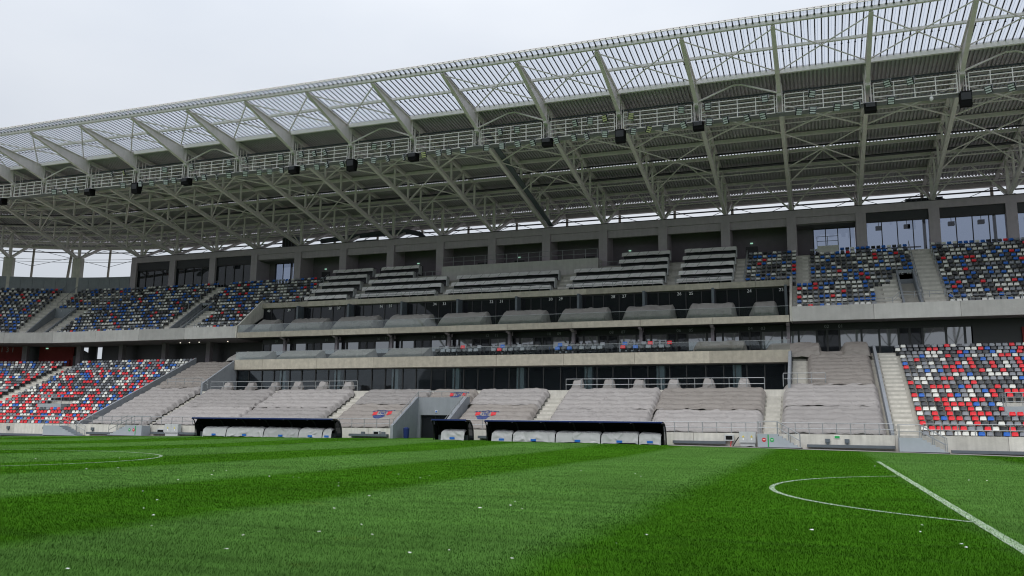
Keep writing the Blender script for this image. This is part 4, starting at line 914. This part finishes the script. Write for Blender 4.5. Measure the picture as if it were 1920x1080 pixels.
for nm, x0, x1 in (('left', -30.4, -25.4), ('centre left', -18.1, -7.4), ('centre', -6.2, 6.4), ('centre right', 8.0, 18.7), ('right', 20, 25.7), ('far right', 26.8, 31.3)): rail_thing(f'thin railing on the ledge before the {nm} block above the boxes', [(x0, 62.75, 15.95), (x1, 62.75, 15.95)], .75, 2, 1.1, r=.022)
for s, lab in ((44.6, 'handrail right of the upper right stairs'), (42.65, 'handrail left of the upper right stairs'), (26.72, 'handrail left of the upper seats beside the press desks'), (-25.9, 'handrail right of the upper left seats beside the press desks'), (-43.35, 'handrail left of the stairs at the nearer left vomitory')):
    i0 = 1 if abs(s) > 35 else 7
    rail_thing(lab, [(s, uy(i0)+.3, uz(i0)), (s, uy(14), uz(14))], .95, 1, 1.25)
for s, lab in ((-65.55, 'handrail left of the stairs at the farther left vomitory'), (-64.2, 'handrail right of the stairs above the farther left vomitory')):
    i0 = 1 if s < -65 else 8; rail_thing(lab, [(*W(s, uy(i0)+.3), uz(i0)), (*W(s, uy(14)), uz(14))], .95, 1, 1.25)
rail_thing('handrail right of the nearer left vomitory', [(-39.95, uy(0)+.3, uz(0)+.3), (-39.95, uy(8), uz(8))], .7, 1, 1.25)
rail_thing('small guard railing around the stairs left of the lounge', [(30.7, 50.1, 4.9), (30.7, 51.0, 5.1), (34.0, 51.0, 5.1)], .95, 2, 1.2); 
rail_thing('short guard railing at the head of the leftmost terrace stairs', [(-33.6, 50.6, 5.4), (-29.0, 50.6, 5.4), (-27.9, 50.3, 5.0)], .7, 2, 1.2)
rail_thing('railing at the steps left of the camera platform', [(-12.4, 68.3, 18.9), (-9.4, 68.3, 18.9)], 1.0, 2, 1.0); rail_thing('railing at the steps right of the camera platform', [(10.6, 68.3, 18.9), (12.7, 68.3, 18.9)], 1.0, 2, 1.0)

# ------------------------------------------------------------------ dugouts
def arcprof():
    return [(0, 1.62), (.35, 1.66), (.75, 1.62), (1.1, 1.47), (1.38, 1.2), (1.55, .85), (1.62, .4), (1.62, 0)]
def dugout(x0, x1, label, covers, clabel):
    y0 = 39.2; z0 = gz((x0+x1)/2, 40)-.02
    t = thing('dugout', label, 'dugout', ((x0+x1)/2, y0, z0), 'team dugouts'); pr_ = [(y0+y, z0+z) for y, z in arcprof()]; inner = [(y0+y-.05*(i > 2), z0+z-.05) for i, (y, z) in enumerate(arcprof())]
    b = MB(); b.prism(pr_+inner[::-1], x0, x1); b.build('canopy', 'black', t)
    b = MB(); b.box(x0, x1, y0-.05, y0+.0, z0+1.575, z0+1.685); b.build('front_trim', 'blue', t)
    n = max(1, round((x1-x0)/2.4))
    for i in range(n+1):
        x = x0+(x1-x0)*i/n; w = .05
        b = MB(); q = [(y-.02, z) for y, z in inner]; q2 = [(y-.10, z-.06) for y, z in q[:-1]]+[(q[-1][0]-.10, q[-1][1])]
        b.prism(q+q2[::-1], x-w, x+w); b.build('rib', 'dark', t)
    for x in (x0-.02, x1-.02):
        b = MB(); b.prism([(y0+.45, z0+1.2)]+[(y, z) for y, z in inner[2:]]+[(y0+.75, z0)], x, x+.03); b.build('end_panel', 'glass', t)
        b = MB(); c = [(y0, z0+1.62), (y0+.25, z0+1.45), (y0+.42, z0+1.1), (y0+.5, z0+.6), (y0+.52, z0)]
        for a, d in zip(c, c[1:]): b.tube((x+.015, *a), (x+.015, *d), .045, 6)
        b.build('end_frame', 'black', t)
    b = MB(); b.box(x0+.2, x1-.2, y0+.95, y0+1.35, z0+.02, z0+.42); b.build('bench', 'slate', t)
    for i, (a, c) in enumerate(covers):
        o = drape('bench_cover', [(y0+.34, z0+.04), (y0+.40, z0+.45), (y0+.50, z0+.78), (y0+.95, z0+.90), (y0+1.1, z0+.88)], a+.04, c-.04, 'tarp4', f'silver cover on the bench of {clabel}, {ORD1[i]} from the left', 'bench cover', 'covers on the dugout benches', ends=(.18, .18), zdrop=.13, wr=.028, seed=210+a, nper=.12)
        m_ = (a+c)/2; bb = MB(); bb.box(m_-.22, m_+.22, y0+.325, y0+.335, z0+.10, z0+.26); wl = Vector(worldloc(o)); q = bb.build('printed_badge', MT['seat_blue'], o)
dugout(-20.1, -5.4, 'long black dugout left of the player tunnel', [(-19.2, -16.6), (-16.6, -12.6), (-12.6, -9.0), (-9.0, -6.6), (-6.6, -5.7)], 'the long left dugout')
dugout(3.85, 6.9, 'short black dugout beside the player tunnel', [(4.5, 6.6)], 'the short dugout')
dugout(8.5, 22.55, 'long black dugout right of the player tunnel', [(8.9, 10.7), (10.7, 14.2), (14.2, 17.8), (17.8, 20.7), (20.7, 22.4)], 'the long right dugout')

# ------------------------------------------------------------------ items along the pitch wall
def stair_unit(x0, x1, label, flip=False, signs=True):
    """portable steel steps: landing at the wall, treads going down along it"""
    z0 = gz((x0+x1)/2, 41); H = 1.0-z0*0; t = thing('portable_steps', label, 'steps', ((x0+x1)/2, 41.2, z0), 'grey portable steps at the pitch wall')
    L_ = x1-x0; n = 6; pts = [(0, .06), (0, 1.0), (L_*.47, 1.0)]
    for i in range(n): x = L_*.47+(L_*.50)*(i+1)/n; z = 1.0-(1.0-.1)*(i+1)/n; pts += [(L_*.47+(L_*.50)*i/n+.001, z), (x, z)]
    pts += [(L_*.97, .06)]
    def X(u): return x1-u if flip else x0+u
    b = MB(); b.plate([(X(u), z0+z) for u, z in pts], 40.75, 41.85); b.build('body', 'unit', t)
    b = MB(); b.box(min(X(.05), X(L_)), max(X(.05), X(L_)), 40.8, 41.8, z0-.05, z0+.06); b.build('base', 'dark', t)
    for yq in (40.8, 41.8):
        b = MB(); c = [(X(.05), yq, z0+1.0), (X(L_*.45), yq, z0+1.0), (X(L_*.95), yq, z0+.1)]
        for hh in (.45, .9):
            for a, d in zip(c, c[1:]): b.tube((a[0], a[1], a[2]+hh), (d[0], d[1], d[2]+hh), .024, 5)
        for a in (c[0], c[1], tuple(.5*(p_+q_) for p_, q_ in zip(c[1], c[2])), c[2]): b.tube(a, (a[0], a[1], a[2]+.92), .024, 5)
        b.build('handrail', 'galv', t)
    if signs:
        for u, m in ((.45, 'redp'), (1.0, 'green')) if not flip else ((.95, 'redp'), (1.45, 'green')):
            b = MB(); cx = X(u) ; 
            vs = [(cx+.15*math.cos(a*math.pi/8), 40.742, z0+.58+.15*math.sin(a*math.pi/8)) for a in range(16)]; b.add(vs, [tuple(range(16))]); sg = b.build('round_sign', m, t)
            b = MB(); b.box(cx-.09, cx+.09, 40.732, 40.738, z0+.56, z0+.61); b.build('sign_bar', 'white', sg)
        b = MB(); b.box(X(.74)-.04, X(.74)+.04, 40.736, 40.745, z0+.08, z0+.96); b.build('green_stripe', 'green', t)
stair_unit(-39.8, -35.2, 'grey portable steps at the wall below the leftmost red seats', signs=False); stair_unit(-31.6, -27.3, 'grey portable steps with round signs before the left covered block', True)
stair_unit(29.15, 32.2, 'grey portable steps with red and green signs right of the cabinets'); stair_unit(38.5, 41.6, 'plain grey portable steps at the foot of the bare stairs', signs=False)
def cabinet(x0, x1, label):
    z0 = gz((x0+x1)/2, 41.5); t = thing('electrical_cabinet', label, 'cabinet', ((x0+x1)/2, 41.6, z0), 'electrical cabinets at the pitch wall'); w = (x1-x0)/2
    b = MB(); b.box(x0, x1, 41.45, 41.85, z0+.28, z0+1.12); b.build('casing', 'cabinet', t); b = MB(); b.box(x0+.06, x1-.06, 41.5, 41.8, z0, z0+.28); b.build('plinth', 'cabinet', t)
    for i in (0, 1):
        a = x0+i*w+.03; b = MB(); b.box(a, a+w-.06, 41.425, 41.448, z0+.33, z0+1.07); d = b.build('door', 'cabinet', t)
        b = MB(); b.plate([(a+w/2-.12, z0+.70), (a+w/2+.06, z0+.70), (a+w/2-.03, z0+.86)], 41.415, 41.423); b.build('warning_sign', 'yellow', d)
        b = MB(); b.box(a+w/2-.08, a+w/2+.02, 41.415, 41.423, z0+.50, z0+.66); b.build('paper_label', 'white', d)
cabinet(27.8, 28.98, 'grey two door electrical cabinet left of the signed steps'); cabinet(-25.2, -23.6, 'grey two door electrical cabinet left of the long left dugout')
def smallbox(x, z, w, h, label, d=.3):
    t = thing('control_box', label, 'control box', (x, 41.8, z)); b = MB(); b.box(x-w/2, x+w/2, 42-d, 41.985, z, z+h); b.build('casing', 'cabinet', t); b = MB(); b.box(x-w*.36, x+w*.36, 42-d-.02, 42-d-.002, z+h*.2, z+h*.8); b.build('screen', 'black', t)
smallbox(27.05, .52, .66, .46, 'grey control box with a black window beside the right cabinet'); smallbox(-25.9, .25, .95, .5, 'grey control box with a black window beside the left cabinet'); smallbox(-2.6, .45, .6, .42, 'grey control box with a black window left of the tunnel')
b = MB()
cp = [(27.2, 41.7, .5), (27.15, 41.6, .12), (27.5, 41.5, .06), (28.2, 41.3, .06), (29.2, 41.3, .05)]
for a, c in zip(cp, cp[1:]): b.tube(a, c, .035, 6)
single('power_cable', b, 'redp', 'red power cable from the control box along the ground', 'cable')
b = MB(); cp = [(27.75, 41.6, .8), (27.5, 41.6, .45), (27.3, 41.55, .1), (28.3, 41.15, .1), (28.6, 41.05, .16), (29.0, 41.1, .08), (29.6, 41.2, .06)]
for a, c in zip(cp, cp[1:]): b.tube(a, c, .045, 6)
single('power_cable', b, 'cable', 'black power cable coiled at the foot of the right cabinet', 'cable')
t = thing('litter_bin', 'dark blue litter bin against the left tunnel wall', 'bin', (-.35, 43.0, gz(0, 41)))
b = MB(); b.tube((0, 0, 0), (0, 0, .78), .22, 14, r1=.27); b.build('body', 'blue', t, local=True); b = MB(); b.tube((0, 0, .785), (0, 0, .86), .285, 14); b.tube((0, 0, .86), (0, 0, .95), .26, 14, r1=.12); b.build('lid', 'blue', t, local=True)
for i, (x0, x1, lab) in enumerate([(-58, -40.2, 'left of the leftmost steps'), (-35.0, -31.9, 'between the two left portable steps'), (-27.0, -20.7, 'left of the long left dugout'), (-5.2, -1.5, 'between the long left dugout and the tunnel'), (6.95, 8.4, 'between the short and the long right dugout'), (22.9, 26.8, 'left of the control box'), (32.5, 38.3, 'between the two right portable steps'), (41.8, 56, 'at the right end')]):
    b = MB(); zc = gz((x0+x1)/2, 41.5); b.box(x0, x1, 41.55, 41.97, zc+.16, zc+.36); single('kick_rail', b, 'slate', f'dark kick rail on the pitch wall {lab}', 'rail', 'kick rails on the pitch wall')
for i, x in enumerate([-46, -41, -34.6, -30.9, -21.6, -4.0, -2.0, 33.9, 35.2]):
    b = MB(); z = .52; b.box(x-.16, x+.16, 41.86, 41.995, z, z+.26); b.box(x-.06, x+.06, 41.9, 41.99, z-.12, z); single('junction_box', b, 'slate', f'small grey junction box on the pitch wall, {ORD1[i]} from the left', 'junction box', 'junction boxes on the pitch wall')
b = MB(); b.box(34.35, 34.75, 41.97, 41.995, .80, 1.02); t = single('exit_sign', b, 'white', 'small green and white escape sign on the pitch wall', 'sign'); b = MB(); b.box(34.38, 34.72, 41.955, 41.968, .83, .99); b.build('sign_face', 'green', t)

# ------------------------------------------------------------------ stand across the pitch, seen only mirrored in the glass
os_ = thing('opposite_stand', 'grey seating stand with dark roof behind the camera, mirrored in the box windows', 'grandstand', (0, -58, -.5))
b = MB(); b.prism([(-42, -.6), (-42, 1.1), (-58, 9), (-58, 12.5), (-70, 20.6), (-70, -.6)], -62, 62); b.build('terrace', 'slate', os_)
b = MB(); b.prism([(-40.3, 32.3), (-78, 24.3), (-78, 24.7), (-40.3, 32.7)], -62, 62); b.build('roof_deck', 'deck', os_)
for k in range(-9, 10):
    x = k*6.97; b = MB(); b.beam((x, -70.5, 20.4), (x, -70.5, 25.5), .35, .35); b.beam((x, -70.5, 20.6), (x, -48, 30), .3, .3); b.beam((x, -70.5, 20.6), (x+3.4, -71, 25.6), .15, .15); b.beam((x, -70.5, 20.6), (x-3.4, -71, 25.6), .15, .15); b.build('truss', 'steel', os_)

# ------------------------------------------------------------------ paper scraps on the grass
LIT = [(5.59, 0.93), (26.52, -16.71), (12.62, -3.34), (12.94, -2.42), (7.6, 3.0), (20.15, -9.0), (22.78, -11.75), (24.68, -13.61), (23.68, -12.5), (21.87, -10.45), (18.29, -5.86), (17.58, -3.73), (16.46, -2.29), (27.06, -14.99), (16.59, -1.87), (26.46, -13.89), (19.33, -3.51), (20.14, -3.56), (20.39, -3.67), (27.14, -13.15), (25.61, -10.32), (17.28, 3.33), (22.35, -4.86), (22.9, -5.76), (27.23, -12.18), (24.88, -7.81), (27.95, -13.13), (21.9, -0.84), (29.13, -14.36), (23.19, -2.02), (23.0, -1.05), (29.46, -13.99), (24.66, -1.93), (27.85, -9.09), (28.17, -8.38), (30.35, -14.27), (28.0, -7.65), (28.59, -8.93), (26.08, 4.05), (31.14, -12.58), (28.07, 3.21), (28.51, 1.95), (31.32, -11.55), (32.7, 8.99), (33.44, -9.91), (35.53, 13.97), (34.93, -9.47), (35.04, -8.5), (35.29, -10.72), (35.3, -11.03), (37.67, 5.35), (38.14, 5.35)]      # metres on the pitch
for i, (x, y) in enumerate(LIT):
    r_ = random.uniform(.014, .034)*(1+.010*math.hypot(x-CAM.x, y-CAM.y)); b = MB(); n = 7
    rr = [(r_*random.uniform(.5, 1.1)*math.cos(t_*2*math.pi/n), r_*random.uniform(.5, 1.1)*math.sin(t_*2*math.pi/n), random.uniform(.02, .05)) for t_ in range(n)]
    b.add([(x+p0, y+p1, gz(x, y)+.03+p2*.5) for p0, p1, p2 in rr]+[(x, y, gz(x, y)+.055)], [(k, (k+1) % n, n) for k in range(n)])
    single('paper_scrap', b, 'white', f"small white paper scrap on the mown grass, {i+1}{'th' if 10 <= (i+1) % 100 <= 20 else {1: 'st', 2: 'nd', 3: 'rd'}.get((i+1) % 10, 'th')} from the left", 'paper scrap', 'paper scraps scattered on the pitch')

# ------------------------------------------------------------------ grass blades near the camera
def blades(d0, d1, n):
    dd = d0*np.exp(rng.uniform(0, 1, n)*math.log(d1/d0)); lat = rng.uniform(-.66, .66, n)*dd
    px = CAM.x-dd*math.sin(YAW)+lat*math.cos(YAW); py = CAM.y+dd*math.cos(YAW)+lat*math.sin(YAW)
    h = rng.uniform(.016, .040, n); w = .0075*(dd/10)**.9*rng.uniform(.6, 1.3, n); az = rng.uniform(0, 2*math.pi, n)
    lane = np.floor((px-.35)/5.93).astype(int) % 2; lx = np.cos(az)*.6*h; lyy = np.sin(az)*.5*h+np.where(lane == 0, .28, -.28)*h
    bx = np.cos(az+1.57)*w/2; by = np.sin(az+1.57)*w/2; g0 = np.array([gz(a, c) for a, c in zip(px, py)])
    keep = py < 38.5
    v = np.stack([np.stack([px-bx, py-by, g0], -1), np.stack([px+bx, py+by, g0], -1), np.stack([px+lx, py+lyy, g0+h], -1)], 1)[keep]
    return v.reshape(-1, 3)
vv = blades(7.5, 75, 560000)
ff = np.arange(len(vv)).reshape(-1, 3)
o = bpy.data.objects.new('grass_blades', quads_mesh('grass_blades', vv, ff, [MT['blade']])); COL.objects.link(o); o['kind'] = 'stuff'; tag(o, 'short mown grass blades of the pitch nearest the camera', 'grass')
